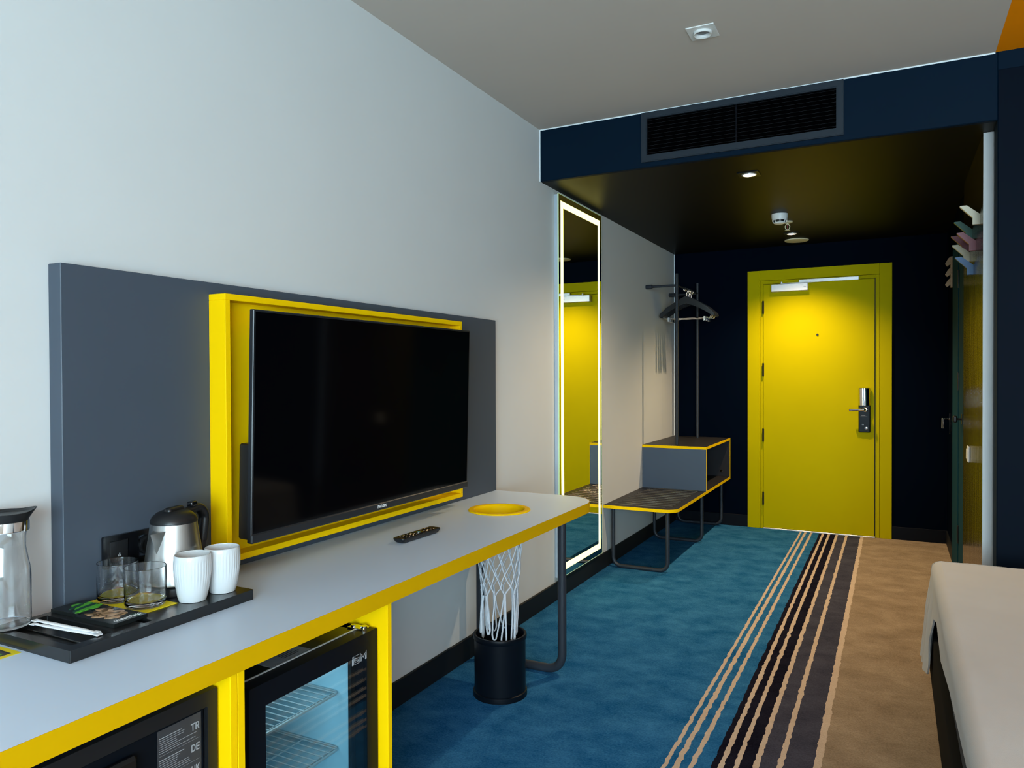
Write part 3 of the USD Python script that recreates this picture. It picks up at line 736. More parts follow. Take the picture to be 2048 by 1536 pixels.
# sachet frame: origin at the back-left corner; u runs along +x (towards the room), v along +y
g_f = quad_frame((0.064, 1.000), (1.0, 0.03), (0.0, 1.0), 0)
gs = thing('tea_sachet', 'tea sachet printed with bright green leaves at the back of the tray', 'tea sachet', (0.10, 1.035, Z1))
part(gs, 'packet', prism(g_f([(0, 0), (0.090, 0), (0.090, 0.072), (0, 0.072)]), Z1, Z1 + 0.0075), 'packblack')
lv, dl = [], []
for i, (cx, cy, a, b, an) in enumerate([(0.028, 0.062, 0.030, 0.006, 2.5), (0.040, 0.050, 0.034, 0.0075, 2.35), (0.052, 0.058, 0.032, 0.008, 2.15), (0.058, 0.040, 0.036, 0.008, 2.2), (0.070, 0.048, 0.030, 0.0075, 2.0), (0.074, 0.030, 0.028, 0.007, 2.1), (0.036, 0.034, 0.024, 0.006, 2.3)]):
    m = prism(g_f(np.clip(ellipse_pts(cx, cy, a, b, an - PI / 2 + 1.2), 0.001, (0.089, 0.071))).buffer(0), Z1 + 0.0075, Z1 + 0.0080 + 0.0001 * i)
    (lv if i % 3 else dl).append(m)
lv.append(prism(g_f(np.clip(ellipse_pts(0.050, 0.046, 0.036, 0.019, 0.15), 0.001, (0.089, 0.071))).buffer(0), Z1 + 0.0075, Z1 + 0.00795))
part(gs, 'printed_leaf', cat(*lv), 'leaf', False)
part(gs, 'printed_leaf', cat(*dl), 'leafdark', False)

b_f = quad_frame((0.162, 0.990), (1.0, 0.04), (-0.03, 1.0), 0)
bs = thing('tea_sachet', 'dark tea sachet printed with tan tea leaves and white Greenfield lettering', 'tea sachet', (0.21, 1.03, Z1))
part(bs, 'packet', prism(b_f([(0, 0), (0.128, 0), (0.128, 0.080), (0, 0.080)]), Z1, Z1 + 0.0085), 'packblack')
tn, br_ = [], []
for i, (cx, cy, a, b, an) in enumerate([(0.030, 0.040, 0.028, 0.010, 1.3), (0.050, 0.052, 0.026, 0.010, 0.9), (0.058, 0.034, 0.030, 0.011, 1.1), (0.076, 0.044, 0.024, 0.012, 1.4), (0.084, 0.028, 0.016, 0.009, 0.7), (0.018, 0.056, 0.018, 0.007, 0.4)]):
    tn.append(prism(b_f(np.clip(ellipse_pts(cx, cy, a, b, an), 0.001, (0.127, 0.079))).buffer(0), Z1 + 0.0085, Z1 + 0.0090 + 0.0001 * i))
for i in range(12):
    cx, cy = rng.uniform(0.012, 0.092), rng.uniform(0.016, 0.070)
    br_.append(prism(b_f(np.clip(ellipse_pts(cx, cy, rng.uniform(0.008, 0.018), rng.uniform(0.002, 0.0045), rng.uniform(0, 3)), 0.001, (0.127, 0.079))).buffer(0), Z1 + 0.0085, Z1 + 0.0094 + 0.00005 * i))
part(bs, 'printed_leaf', cat(*tn), 'tan', False)
part(bs, 'printed_leaf', cat(*br_), 'brown', False)
part(bs, 'printed_leaf', prism(b_f(np.clip(ellipse_pts(0.112, 0.062, 0.012, 0.010, 0.4), 0.001, (0.127, 0.079))).buffer(0), Z1 + 0.0085, Z1 + 0.0089), 'leafdark', False)
tm = meshkit.text_mesh('Greenfield', 0.0135, 0.0005)
v = np.array(tm.vertices)
v[:, 0] *= 0.062 / v[:, 0].max()
v[:, 0] += 0.25 * v[:, 1]
px_, py_ = 0.1205 - v[:, 1], 0.008 + v[:, 0]
w = np.stack([0.162 + px_ * 1.0 - 0.03 * py_, 0.990 + 0.04 * px_ + py_, Z1 + 0.0085 + v[:, 2] + 0.0004], 1)
part(bs, 'lettering', trimesh.Trimesh(w, tm.faces, process=False), 'white', False, label='white script lettering')
# sugar sticks lying across the recess
for k, (ax, ay, bx_, by_, zz, lab) in enumerate([(0.100, 0.950, 0.292, 0.958, 0.7768, 'white paper sugar stick at the back of the tray recess'), (0.112, 0.932, 0.305, 0.952, 0.7772, 'white paper sugar stick in front of another in the tray recess'), (0.104, 0.941, 0.297, 0.9535, 0.7812, 'white paper sugar stick lying on top of two others')]):
    A, B = np.array((ax, ay, zz)), np.array((bx_, by_, zz - 0.001))
    st = thing('sugar_stick', lab, 'sugar stick', (A + B) / 2, 'white sugar sticks in the tray')
    dvec = (B - A) / np.linalg.norm(B - A)
    nvec = np.array((-dvec[1], dvec[0], 0))
    pts = [A + (B - A) * q for q in np.linspace(0.06, 0.94, 8)]
    part(st, 'paper_tube', tube(pts, [0.0035, 0.0052, 0.0056, 0.0056, 0.0056, 0.0056, 0.0052, 0.0035], 10, flat=0.42), 'paper', 50)
    for c, s1 in ((pts[0], -1), (pts[-1], 1)):
        part(st, 'crimped_end', prism(Polygon([tuple((c + nvec * 0.0055)[:2]), tuple((c - nvec * 0.0055)[:2]), tuple((c + dvec * s1 * 0.014 - nvec * 0.0065)[:2]), tuple((c + dvec * s1 * 0.014 + nvec * 0.0065)[:2])]).buffer(0), zz - 0.0008, zz + 0.0004), 'paper', False)

# information card at the left end of the tray
cd = thing('information_card', 'yellow-bordered card lying on the desk at the left end of the tray', 'card', (0.15, 0.80, 0.7502))
part(cd, 'card', bx(0.03, 0.188, 0.735, 0.866, 0.7502, 0.7512, 0.0002), 'coaster')
part(cd, 'printed_panel', bx(0.045, 0.176, 0.747, 0.854, 0.7512, 0.7514, 0), 'packblack', False)
part(cd, 'printed_panel', bx(0.13, 0.168, 0.76, 0.842, 0.7514, 0.7516, 0), 'leaf', False)

# carafe standing on the back left of the tray
CX, CY, CZ = 0.066, 0.905, TZ + 0.0002
cf = thing('carafe', 'clear glass water carafe with a black pouring lid beside the grey panel', 'carafe', (CX, CY, CZ))
co = [(0, 0), (0.043, 0.0), (0.0455, 0.003), (0.0460, 0.020), (0.0460, 0.105), (0.0445, 0.125), (0.0395, 0.150), (0.0370, 0.168), (0.0372, 0.188), (0.0395, 0.205), (0.0415, 0.212)]
ci = [(r - 0.0018, z) for r, z in co[4:]][::-1] + [(0.0442, 0.012), (0.0425, 0.005), (0, 0.004)]
part(cf, 'glass_body', lathe(co + ci, (CX, CY, CZ), 64), 'glass', 40)
part(cf, 'steel_collar', lathe([(0.0425, 0.2010), (0.0438, 0.2010), (0.0442, 0.2030), (0.0440, 0.2218), (0.0350, 0.2218), (0.0350, 0.2135), (0.0425, 0.2130)], (CX, CY, CZ), 48, closed=True), 'chrome', 40, label='shiny steel collar')
pl = lathe([(0.0, 0.2220), (0.0420, 0.2220), (0.0435, 0.2260), (0.0470, 0.2370), (0.0480, 0.2400), (0.0465, 0.2405), (0.0400, 0.2350), (0.0, 0.2335)], (CX, CY, CZ), 64)
v = np.array(pl.vertices)
dx, dy, hz = v[:, 0] - CX, v[:, 1] - CY, v[:, 2] - CZ
rr = np.hypot(dx, dy)
al = np.clip((dx * 0.35 + dy * 0.94) / np.maximum(rr, 1e-6), 0, 1) ** 8
pull = al * np.clip((hz - 0.226) / 0.014, 0, 1) * (rr > 0.036)
v[:, 0] += 0.35 * 0.010 * pull
v[:, 1] += 0.94 * 0.010 * pull
v[:, 2] += 0.006 * pull
part(cf, 'pouring_lid', trimesh.Trimesh(v, pl.faces, process=False), 'black', 40)

# remote control
rm = thing('remote_control', 'black television remote control lying on the white desk', 'remote control', (0.300, 2.092, 0.7503))
RX, RY, RZ = 0.300, 2.092, 0.7503
def RT(m):
    return xform(m, trimesh.transformations.translation_matrix((RX, RY, RZ)) @ rot(-2.0, (0, 0, 1)))


def plan(w, l, r):
    return rrect(-w / 2, w / 2, -l / 2, l / 2, r)


hullpts = []
for z, w, l in ((0.0, 0.028, 0.190), (0.004, 0.039, 0.203), (0.011, 0.0455, 0.214), (0.015, 0.0465, 0.216), (0.0175, 0.0455, 0.214)):
    hullpts += [(x, y, z) for x, y in plan(w, l, 0.010).exterior.coords]
part(rm, 'case', RT(trimesh.convex.convex_hull(np.array(hullpts))), 'black')
for r_ in range(9):
    for c_ in range(3):
        if r_ in (4, 5):
            continue
        yy = -0.088 + 0.0195 * r_
        part(rm, 'button', RT(bx(-0.0165 + 0.0125 * c_ - 0.0, -0.0085 + 0.0125 * c_, yy, yy + 0.009, 0.0172, 0.0192, 0.0012)), 'blackgloss')
part(rm, 'button_ring', RT(lathe([(0.0075, 0.017), (0.0165, 0.017), (0.0160, 0.0192), (0.0080, 0.0192)], (0, 0.006, 0), 28, closed=True)), 'blackgloss')
part(rm, 'centre_button', RT(lathe([(0, 0.017), (0.0065, 0.017), (0.0062, 0.0194), (0, 0.0195)], (0, 0.006, 0), 24)), 'cyan', label='turquoise centre button')
part(rm, 'silver_strip', RT(cat(bx(-0.020, -0.002, -0.0985, -0.0965, 0.0174, 0.0180, 0), bx(0.001, 0.020, -0.0985, -0.0965, 0.0174, 0.0180, 0))), 'chrome', False)

# ------------------------------------------------------------------ lighted mirror
mr = thing('lighted_mirror', 'tall wall mirror with a glowing rectangular light band', 'mirror', (0.0, 4.265, 1.23))
MA, MB, MC, MD = 3.917, 4.620, 0.125, 2.342
part(mr, 'back_box', bx(0.0005, 0.024, MA + 0.004, MB - 0.004, MC + 0.004, MD - 0.004, 0.001), 'mirrorside')
part(mr, 'glass_edge', prism_axis(sbox(MA, MC, MB, MD).difference(sbox(MA + 0.0025, MC + 0.0025, MB - 0.0025, MD - 0.0025)), 0.0242, 0.0300, 'x'), 'mirroredge', False)
BO = sbox(MA + 0.030, MC + 0.037, MB - 0.030, MD - 0.037)
BI = sbox(MA + 0.068, MC + 0.075, MB - 0.068, MD - 0.075)
part(mr, 'mirror_glass', prism_axis(sbox(MA + 0.0026, MC + 0.0026, MB - 0.0026, MD - 0.0026).difference(BO).union(BI), 0.0242, 0.0298, 'x'), 'mirror', False)
part(mr, 'light_band', prism_axis(BO.buffer(-0.0001).difference(BI.buffer(0.0001, join_style='mitre')), 0.0245, 0.0299, 'x'), 'band', False, label='glowing light band inside the mirror edge')

# ------------------------------------------------------------------ luggage bench with box and clothes rail
BX1, BY0, BY1, BZ = 0.495, 4.720, 6.515, 0.425
be = thing('luggage_bench', 'low dark grey luggage bench with yellow edges and a raised open box by the mirror', 'bench', (0.25, 5.6, 0))
def bench_outline(off=0.0):
    x1, ya, yb, r = BX1 + off, BY0 - off, BY1 + off, 0.085 + off
    pts = [(0.001, ya)]
    for k in range(17):
        a = PI / 2 * k / 16
        pts.append((x1 - r + r * math.sin(a), ya + r - r * math.cos(a)))
    return Polygon(pts + [(x1, yb), (0.001, yb)])


slots = [rrect(0.058 + 0.0, 0.440 - (0.03 if k == 0 else 0), 4.792 + 0.0705 * k, 4.808 + 0.0705 * k, 0.007) for k in range(12)]
part(be, 'bench_top', prism(bench_outline(-0.0015).difference(shapely.union_all([s.buffer(0.001) for s in slots])), BZ - 0.020, BZ), 'greybench')
part(be, 'slot_floor', bx(0.04, 0.47, 4.77, 5.60, BZ - 0.0245, BZ - 0.0202, 0), 'greybench', False)
part(be, 'edge_band', prism(bench_outline().difference(bench_outline(-0.0014)).difference(sbox(-1, 0, 0.0012, 9)), BZ - 0.0205, BZ - 0.0001), 'yellow', 30, label='yellow edge of the bench top')
for k, s in enumerate(slots):
    x0_, ya_, x1_, yb_ = s.bounds
    ym = (ya_ + yb_) / 2
    part(be, 'luggage_strip', tube([(x0_ + 0.004, ym, BZ - 0.0015), (x1_ - 0.004, ym, BZ - 0.0006)], 0.0052, 12), 'stripsteel')
PA, PZ = 5.593, 0.757
W = 0.019
part(be, 'box_front', bx(0.002, BX1 - 0.0015, PA, PA + W, BZ + 0.0003, PZ - W - 0.0003, 0.0008), 'boxgrey', label='grey front panel of the box')
part(be, 'box_top', bx(0.001, BX1 - 0.0015, PA + 0.0015, BY1, PZ - W, PZ, 0.0008), 'greybench')
part(be, 'box_back', bx(0.002, BX1 - 0.0015, BY1 - W, BY1, BZ + 0.0003, PZ - W - 0.0003, 0.0008), 'greybench')
part(be, 'box_rear_board', bx(0.002, 0.014, PA + W, BY1 - W, BZ + 0.0003, PZ - W - 0.0003, 0), 'greybench', False)
part(be, 'box_edge_band', cat(bx(0.001, BX1, PA, PA + 0.0015, PZ - W - 0.0005, PZ - 0.0002, 0), bx(BX1 - 0.0015, BX1, PA + 0.0015, BY1, PZ - W - 0.0005, PZ - 0.0002, 0), bx(BX1 - 0.0015, BX1, PA, PA + W, BZ, PZ - W - 0.0005, 0), bx(BX1 - 0.0015, BX1, BY1 - W, BY1, BZ, PZ - W - 0.0005, 0)), 'yellow', False, label='yellow edges of the box')
part(be, 'cable_grommet', xform(lathe([(0, 0), (0.012, 0), (0.012, 0.003), (0, 0.004)], seg=20), trimesh.transformations.translation_matrix((0.424, BY1 - W - 0.0003, 0.470)) @ rot(90, (1, 0, 0))), 'chrome')
for yy in (4.775, 5.750, 6.480):
    pth = fillet([(0.425, yy, BZ - 0.0205), (0.425, yy, 0.0135), (0.052, yy, 0.0135), (0.052, yy, BZ - 0.0205)], 0.055)
    part(be, 'leg', tube(pth, 0.013, 14), 'steel')
# the rail on the box
rk = thing('clothes_rail', 'dark tubular clothes rail standing on the bench box against the back corner', 'clothes rail', (0.24, 6.04, PZ))
P1, P2, RZ_ = 5.705, 6.385, 1.990
for yy in (P1, P2):
    part(rk, 'pole', tube([(0.245, yy, PZ + 0.0003), (0.245, yy, 2.080)], 0.0125, 16), 'steel')
    part(rk, 'wall_arm', cat(tube([(0.0005, yy, RZ_), (0.245, yy, RZ_)], 0.0095, 14), tube([(0.0005, yy, RZ_), (0.050, yy, RZ_)], 0.0165, 16)), 'steel')
part(rk, 'hanging_rod', tube([(0.245, P1, RZ_), (0.245, P2, RZ_)], 0.0065, 12), 'steel')

# hangers
def hanger(y, label, rotz=0.0):
    t = thing('coat_hanger', label, 'coat hanger', (0.250, y, RZ_), 'black coat hangers on the rail')
    X0, Z0 = 0.250, RZ_ + 0.0095
    hook = [(X0 - 0.005 + 0.019 * math.cos(a), y, Z0 - 0.019 + 0.019 * math.sin(a)) for a in np.linspace(math.radians(195), math.radians(-60), 16)]
    hook += [(X0, y, Z0 - 0.050), (X0, y, Z0 - 0.085)]
    part(t, 'hook', tube(hook, 0.0022, 8), 'chrome', label='chrome hook')
    zc = Z0 - 0.075
    arm = Polygon([(-0.016, 0.004), (0.0, 0.010), (0.016, 0.004), (0.085, -0.032), (0.160, -0.078), (0.215, -0.128), (0.222, -0.146), (0.212, -0.160), (0.200, -0.150), (0.140, -0.110), (0.060, -0.070), (0.0, -0.052), (-0.060, -0.070), (-0.140, -0.110), (-0.200, -0.150), (-0.212, -0.160), (-0.222, -0.146), (-0.215, -0.128), (-0.160, -0.078), (-0.085, -0.032)])
    arm = shapely.affinity.translate(arm.buffer(0.003).buffer(-0.003), X0, zc)
    part(t, 'shoulder_piece', prism_axis(arm, y - 0.010, y + 0.010, 'y'), 'black', 40)
    zb = zc - 0.168
    part(t, 'trouser_bar', cat(tube([(X0 - 0.185, y, zb), (X0 + 0.185, y, zb)], 0.0025, 8), tube([(X0 - 0.185, y, zb), (X0 - 0.197, y, zc - 0.146)], 0.0025, 8), tube([(X0 + 0.185, y, zb), (X0 + 0.197, y, zc - 0.146)], 0.0025, 8)), 'chrome', label='thin chrome bar')
    for s in (-1, 1):
        part(t, 'clip', cat(bx(X0 + s * 0.145 - 0.009, X0 + s * 0.145 + 0.009, y - 0.007, y - 0.002, zb - 0.026, zb + 0.010, 0.001), bx(X0 + s * 0.145 - 0.009, X0 + s * 0.145 + 0.009, y + 0.002, y + 0.007, zb - 0.026, zb + 0.010, 0.001)), 'chrome')
    return t


h0 = hanger(5.990, 'black coat hanger with chrome clips, nearest on the clothes rail')
for k, (yy, lab, rz) in enumerate([(6.030, 'black coat hanger, second from the front on the clothes rail', 2.5), (6.070, 'black coat hanger, third from the front on the clothes rail', -2.0), (6.112, 'black coat hanger, fourth from the front on the clothes rail', 3.0), (6.152, 'black coat hanger, farthest back on the clothes rail', -1.5)]):
    copy_of(h0, (0.250, yy, RZ_), lab, rotz=rz * 0.4)

# ------------------------------------------------------------------ ventilation grille in the soffit
vg = thing('air_vent', 'dark grey ventilation grille with horizontal slats in the navy soffit', 'air vent', (1.056, FRONT, 2.52))
VO, VI = sbox(0.580, 2.391, 1.533, 2.6445), sbox(0.611, 2.426, 1.502, 2.6115)
part(vg, 'vent_frame', cat(prism_axis(VO.difference(VI), FRONT - 0.010, FRONT - 0.0002, 'y'), prism_axis(VO.buffer(-0.004, join_style='mitre').difference(VI.buffer(0.004, join_style='mitre')), FRONT - 0.0125, FRONT - 0.0098, 'y')), 'ventgrey', False)
part(vg, 'backing', bx(0.6115, 1.5015, FRONT - 0.0010, FRONT - 0.0003, 2.4265, 2.611, 0), 'void', False)
for k in range(10):
    zc = 2.4362 + 0.0184 * k
    s = xform(bx(0.6113, 1.5017, FRONT - 0.0068, FRONT - 0.0056, zc - 0.0040, zc + 0.0040, 0.0004), rot(-68, (1, 0, 0), (0, FRONT - 0.0062, zc)))
    part(vg, 'slat', s, 'slatgrey')
part(vg, 'mullion', bx(1.0535, 1.0575, FRONT - 0.0095, FRONT - 0.0080, 2.4265, 2.611, 0), 'skirtnavy', False)

# ------------------------------------------------------------------ ceiling fittings
def spot(x, y, label, power=1.0, cone=62.0):
    t = thing('recessed_spotlight', label, 'spotlight', (x, y, SOF), 'warm spotlights in the black ceiling')
    part(t, 'trim_plate', prism(sbox(x - 0.054, y - 0.054, x + 0.054, y + 0.054).difference(Point(x, y).buffer(0.040, quad_segs=12)), SOF - 0.004, SOF), 'blacksatin', False)
    part(t, 'trim_ring', lathe([(0.0385, SOF - 0.001), (0.0385, SOF - 0.0065), (0.033, SOF - 0.0075), (0.031, SOF - 0.003), (0.031, SOF - 0.0005)], (x, y, 0), 40, closed=True), 'aluminium', 40)
    part(t, 'bulb', lathe([(0.0, SOF - 0.0025), (0.026, SOF - 0.0025), (0.030, SOF - 0.0008), (0.0, SOF - 0.0006)], (x, y, 0), 32), 'bulb', False, label='glowing warm bulb')
    lp = UsdLux.SphereLight.Define(stage, t + '/lamp')
    lp.CreateRadiusAttr(0.018)
    lp.CreateIntensityAttr(SPOT_POWER * power)
    lp.CreateColorAttr(Gf.Vec3f(1.0, 0.76, 0.46))
    lp.AddTranslateOp().Set((0, 0, -0.030))
    sh = UsdLux.ShapingAPI.Apply(lp.GetPrim())
    sh.CreateShapingConeAngleAttr(cone)
    sh.CreateShapingConeSoftnessAttr(0.95)
    return t


s0 = spot(1.051, 4.115, 'glowing recessed spotlight nearest the air vent', 0.92, 71.0)
spot(1.050, 5.995, 'glowing recessed spotlight beside the yellow door', 1.15, 60.0)

sd = thing('smoke_detector', 'white round smoke detector on the black ceiling', 'smoke detector', (1.060, 5.24, SOF))
part(sd, 'base', lathe([(0, SOF - 0.0002), (0.052, SOF - 0.0002), (0.052, SOF - 0.018), (0.049, SOF - 0.034), (0.046, SOF - 0.042), (0, SOF - 0.042)], (1.060, 5.24, 0), 48), 'whiteplastic', 40)
part(sd, 'sensor_chamber', lathe([(0, SOF - 0.0425), (0.040, SOF - 0.0425), (0.037, SOF - 0.056), (0, SOF - 0.056)], (1.060, 5.24, 0), 40), 'black', 40)
part(sd, 'cap', lathe([(0, SOF - 0.0562), (0.039, SOF - 0.0562), (0.036, SOF - 0.062), (0.022, SOF - 0.067), (0, SOF - 0.068)], (1.060, 5.24, 0), 40), 'whiteplastic', 40)
for k in range(8):
    a = 2 * PI * k / 8 + 0.2
    part(sd, 'rib', tube([(1.060 + 0.046 * math.cos(a), 5.24 + 0.046 * math.sin(a), SOF - 0.040), (1.060 + 0.039 * math.cos(a), 5.24 + 0.039 * math.sin(a), SOF - 0.058)], 0.0028, 8), 'whiteplastic')

sk_ = thing('sprinkler', 'pale pendant fire sprinkler head behind the smoke detector', 'sprinkler', (1.076, 5.517, SOF))
qx, qy = 1.076, 5.517
part(sk_, 'escutcheon', lathe([(0.012, SOF - 0.0002), (0.036, SOF - 0.0002), (0.034, SOF - 0.008), (0.016, SOF - 0.014), (0.012, SOF - 0.014)], (qx, qy, 0), 36, closed=True), 'cream', 40)
part(sk_, 'sprinkler_frame', cat(cyl((qx, qy, SOF), (qx, qy, SOF - 0.022), 0.009, 16), tube(fillet([(qx - 0.007, qy, SOF - 0.020), (qx - 0.016, qy, SOF - 0.034), (qx - 0.012, qy, SOF - 0.052), (qx, qy, SOF - 0.060)], 0.01), 0.003, 8), tube(fillet([(qx + 0.007, qy, SOF - 0.020), (qx + 0.016, qy, SOF - 0.034), (qx + 0.012, qy, SOF - 0.052), (qx, qy, SOF - 0.060)], 0.01), 0.003, 8)), 'cream', 40)
part(sk_, 'glass_bulb', cyl((qx, qy, SOF - 0.022), (qx, qy, SOF - 0.056), 0.003, 10), 'red')
part(sk_, 'deflector', lathe([(0, SOF - 0.061), (0.018, SOF - 0.061), (0.018, SOF - 0.063), (0, SOF - 0.063)], (qx, qy, 0), 28), 'cream')

single('ceiling_speaker', lathe([(0, SOF - 0.0002), (0.091, SOF - 0.0002), (0.090, SOF - 0.006), (0.084, SOF - 0.009), (0.0, SOF - 0.0105)], (1.050, 6.312, 0), 56), 'cream', 'flat round cream disc cover on the black ceiling above the door', 'ceiling disc', smooth=40)

dl_ = thing('ceiling_downlight', 'white square downlight, switched off, on the main ceiling', 'downlight', (1.066, 2.965, CEIL))
dx0, dy0 = 1.066, 2.965
part(dl_, 'trim_plate', prism(sbox(dx0 - 0.054, dy0 - 0.058, dx0 + 0.054, dy0 + 0.058).difference(Point(dx0, dy0).buffer(0.037, quad_segs=12)), CEIL - 0.004, CEIL - 0.0002), 'whiteplastic', False)
part(dl_, 'lamp_ring', lathe([(0.036, CEIL - 0.001), (0.036, CEIL - 0.012), (0.033, CEIL - 0.014), (0.027, CEIL - 0.010), (0.025, CEIL - 0.001)], (dx0, dy0, 0), 40, closed=True), 'whiteplastic', 40)
part(dl_, 'bulb', lathe([(0, CEIL - 0.004), (0.018, CEIL - 0.004), (0.0245, CEIL - 0.001), (0, CEIL - 0.0008)], (dx0, dy0, 0), 32), 'labelgrey', False)

# ------------------------------------------------------------------ right side of the entrance: hook panel, hooks, doors
HPX = 2.090
hpn = thing('hook_panel', 'dark glossy veneer panel with a pale front edge carrying the coat hooks', 'wall panel', (2.12, 4.41, 0))
part(hpn, 'veneer_board', bx(HPX, 2.162, 3.9025, 4.920, 0.001, SOF - 0.001, 0.001), 'hookpanel')
part(hpn, 'edge_strip', bx(HPX + 0.0005, 2.162, 3.900, 3.9023, 0.001, SOF - 0.001, 0), 'paneledge', False, label='pale edge strip')

def hook(y, ztop, m, label):
    pg = [(-0.002, -0.0455), (0.051, 0.0), (0.079, -0.001), (0.0775, -0.006), (0.028, -0.0585), (0.028, -0.091), (-0.002, -0.091)]
    pg = Polygon([(HPX - d, ztop + z) for d, z in pg])
    return single('coat_hook', prism_axis(pg, y - 0.011, y + 0.011, 'y'), m, label, 'coat hook', smooth=30)


hook(4.055, 2.080, 'bone', 'off-white angled coat hook, highest on the veneer panel')
hook(4.420, 2.072, 'green', 'green angled coat hook behind the red one')
hook(4.235, 1.985, 'red', 'large red angled coat hook between the off-white and blue hooks')
hook(4.640, 2.035, 'red', 'red angled coat hook farther along the panel')
hook(4.560, 1.975, 'bone', 'off-white angled coat hook above the blue one')
hook(4.345, 1.882, 'blue', 'blue angled coat hook, lowest on the panel')

sw = thing('light_switch', 'small white switch on the glossy veneer panel', 'switch', (HPX, 4.53, 0.88))
part(sw, 'switch_plate', bx(HPX - 0.010, HPX - 0.0003, 4.49, 4.57, 0.838, 0.920, 0.003), 'whiteplastic')
part(sw, 'rocker', bx(HPX - 0.0135, HPX - 0.010, 4.505, 4.555, 0.852, 0.906, 0.002), 'whiteplastic')

d2 = structx('door_2', (2.1, 5.4, 0))
part(d2, 'casing', bx(2.094, 2.1078, 5.385, 5.86, 0, 2.13, 0.002), 'teal')
part(d2, 'door_leaf', bx(2.098, 2.1078, 4.932, 5.372, 0.012, 2.10, 0.002), 'teal')
part(d2, 'casing_head', bx(2.094, 2.1078, 4.932, 5.384, 2.104, 2.13, 0.001), 'teal')
for z in (1.885, 1.25, 0.30):
    part(d2, 'hinge', bx(2.090, 2.0978, 5.340, 5.372, z - 0.055, z + 0.055, 0.002), 'black')
part(d2, 'door_knob', cat(cyl((2.098, 5.10, 1.03), (2.070, 5.10, 1.03), 0.006, 12), rbox(2.050, 2.072, 5.080, 5.120, 1.010, 1.050, 0.008), bx(2.094, 2.098, 5.07, 5.13, 1.0, 1.06, 0.001)), 'black')
d3 = structx('door_3', (2.1, 6.2, 0))
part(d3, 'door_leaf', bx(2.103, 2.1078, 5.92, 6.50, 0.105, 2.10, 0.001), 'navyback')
part(d3, 'door_handle', cat(cyl((2.103, 6.25, 0.97), (2.060, 6.25, 0.97), 0.007, 12), tube(fillet([(2.060, 6.25, 0.97), (2.056, 6.25, 0.97), (2.056, 6.25, 0.90)], 0.01), 0.007, 12), bx(2.099, 2.103, 6.225, 6.275, 0.86, 1.01, 0.002)), 'chrome', label='chrome handle')
sg = thing('wooden_sign', 'pale wooden arrow-shaped sign beside the teal door', 'sign', (2.06, 5.90, 1.99))
part(sg, 'sign_board', bx(2.082, 2.0938, 5.865, 5.895, 1.885, 2.095, 0.001), 'woodsign')
for k, (za, zb_) in enumerate(((2.095, 2.025), (2.02, 1.955), (1.95, 1.885))):
    zm = (za + zb_) / 2
    part(sg, 'sign_fin', prism_axis(Polygon([(2.0815, za), (2.068, za - 0.012), (2.050, zm - 0.012), (2.062, zb_ + 0.004), (2.0815, zb_ + 0.020)]), 5.872, 5.888, 'y'), 'woodsign')

# ------------------------------------------------------------------ bed
bd = thing('bed', 'bed with black base whose foot end is draped in a plain white duvet', 'bed', (3.0, 2.45, 0))
BA, BB = 1.46, 3.430
part(bd, 'base', cat(rbox(1.868, 3.95, BA, BB, 0.10, 0.34, 0.02), bx(1.895, 3.92, BA + 0.03, BB - 0.03, 0.0, 0.10, 0.004)), 'valance')
part(bd, 'mattress', rbox(1.884, 3.95, BA + 0.01, BB - 0.01, 0.342, 0.533, 0.03), 'mattress', 40)
# the duvet as one cloth: top, foot drop, far side drop
EX, EY, TOPZ = 1.872, 3.444, 0.549
ns, nt = 96, 120
dr_f = np.interp
sx_ = np.concatenate([np.linspace(3.9, 2.05, 26), np.linspace(2.03, EX + 0.035, 14)])
sdrop = np.linspace(0, 1, 22)
ty_ = np.concatenate([np.linspace(1.44, 2.98, 70), np.linspace(3.0, EY - 0.03, 44)])
tdrop = np.linspace(0, 1, 18)
V, idx = [], {}
nS, nT = len(sx_) + len(sdrop), len(ty_) + len(tdrop)
Rn = 0.035


def bend(d):
    """Arc of radius Rn over the edge, then straight down: (outward, down) at arc length d."""
    q = Rn * PI / 2
    if d < q:
        return Rn * math.sin(d / Rn), Rn * (1 - math.cos(d / Rn))
    return Rn, Rn + d - q


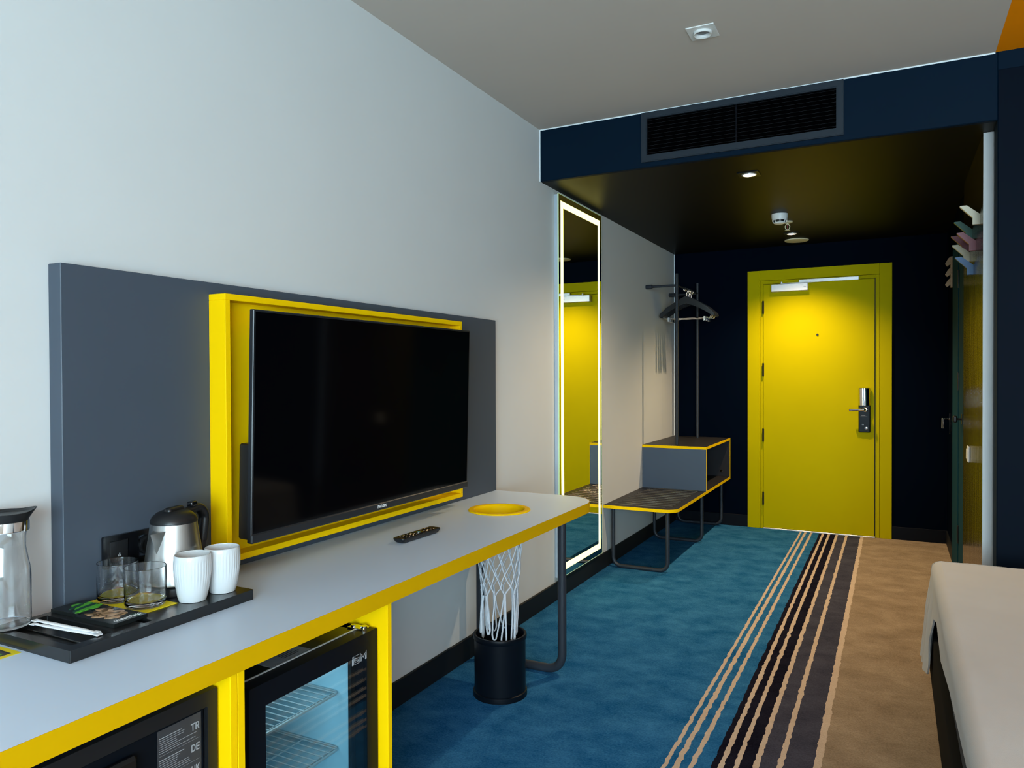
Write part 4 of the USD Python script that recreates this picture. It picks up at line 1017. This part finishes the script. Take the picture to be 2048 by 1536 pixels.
for j in range(nT):
    if j < len(ty_):
        yv, dy_ = ty_[j], 0.0
    else:
        yv, dy_ = EY - Rn, tdrop[j - len(ty_)] * 0.41
    Lf = np.interp(yv, [1.4, 1.75, 2.27, 2.6, 2.9, 3.05, 3.13, 3.2, 3.5], [0.070, 0.078, 0.109, 0.146, 0.119, 0.150, 0.270, 0.405, 0.412])
    for i in range(nS):
        if i < len(sx_):
            xv, dx_ = sx_[i], 0.0
        else:
            xv, dx_ = EX + Rn, sdrop[i - len(sx_)] * Lf
        ox, zx = bend(dx_)
        oy, zy = bend(dy_)
        x = xv - ox if dx_ > 0 else xv
        y = yv + oy if dy_ > 0 else yv
        if dx_ > 0 and dy_ > 0:
            a = math.atan2(dy_, dx_)
            dd = max(dx_, dy_)
            o_, zz = bend(dd)
            x, y, z = xv - o_ * math.cos(a) * 1.05, yv + o_ * math.sin(a) * 1.05, TOPZ - zz
            flare = 0.10 * max(0, zz - 0.06)
            x -= flare * math.cos(a)
            y += flare * math.sin(a)
        else:
            z = TOPZ - zx - zy
            x -= 0.085 * max(0, zx - 0.06) * (1 if dx_ > 0 else 0)
            y += 0.06 * max(0, zy - 0.06) * (1 if dy_ > 0 else 0)
        drop = max(zx if dx_ > 0 else 0, zy if dy_ > 0 else 0)
        if drop > 0.05:
            x += 0.007 * math.sin(yv * 58 + 2.0 * math.sin(yv * 13)) * min(1, (drop - 0.05) / 0.12) * (1 if dx_ > 0 else 0) * min(1, max(0, (Lf - 0.16) / 0.15))
            y += 0.008 * math.sin(xv * 40) * min(1, (drop - 0.05) / 0.12) * (1 if dy_ > 0 else 0)
        V.append((x, y, z))
V = np.array(V)
top = (V[:, 2] > TOPZ - 0.03)
V[:, 2] += np.where(top, 0.012 * (meshkit.fbm(np.stack([V[:, 0] * 2.2, V[:, 1] * 1.6, V[:, 0] * 0], 1), 3, 5) - 0.5), 0)
I, J = np.meshgrid(np.arange(nS - 1), np.arange(nT - 1), indexing='ij')
q = np.stack([J * nS + I, J * nS + I + 1, (J + 1) * nS + I + 1, (J + 1) * nS + I], -1).reshape(-1, 4)
cl_ = trimesh.Trimesh(V, np.vstack([q[:, [0, 1, 2]], q[:, [0, 2, 3]]]), process=False)
vn = np.array(cl_.vertex_normals)
if vn[:, 2].mean() < 0:
    cl_.invert()
    vn = -vn
inner = V - vn * 0.006
edge = [j * nS for j in range(nT)] + [(nT - 1) * nS + i for i in range(1, nS)] + [j * nS + nS - 1 for j in range(nT - 2, -1, -1)] + [i for i in range(nS - 2, 0, -1)]
n0 = len(V)
rim = []
for a, b in zip(edge, edge[1:] + edge[:1]):
    rim += [(a, b, n0 + b), (a, n0 + b, n0 + a)]
full = trimesh.Trimesh(np.vstack([V, inner]), np.vstack([cl_.faces, cl_.faces[:, ::-1] + n0, np.array(rim)]), process=False)
full.fix_normals()
dv = single('duvet', full, 'linen', 'plain white duvet spread over the bed and hanging over its foot end', 'duvet', smooth=60)
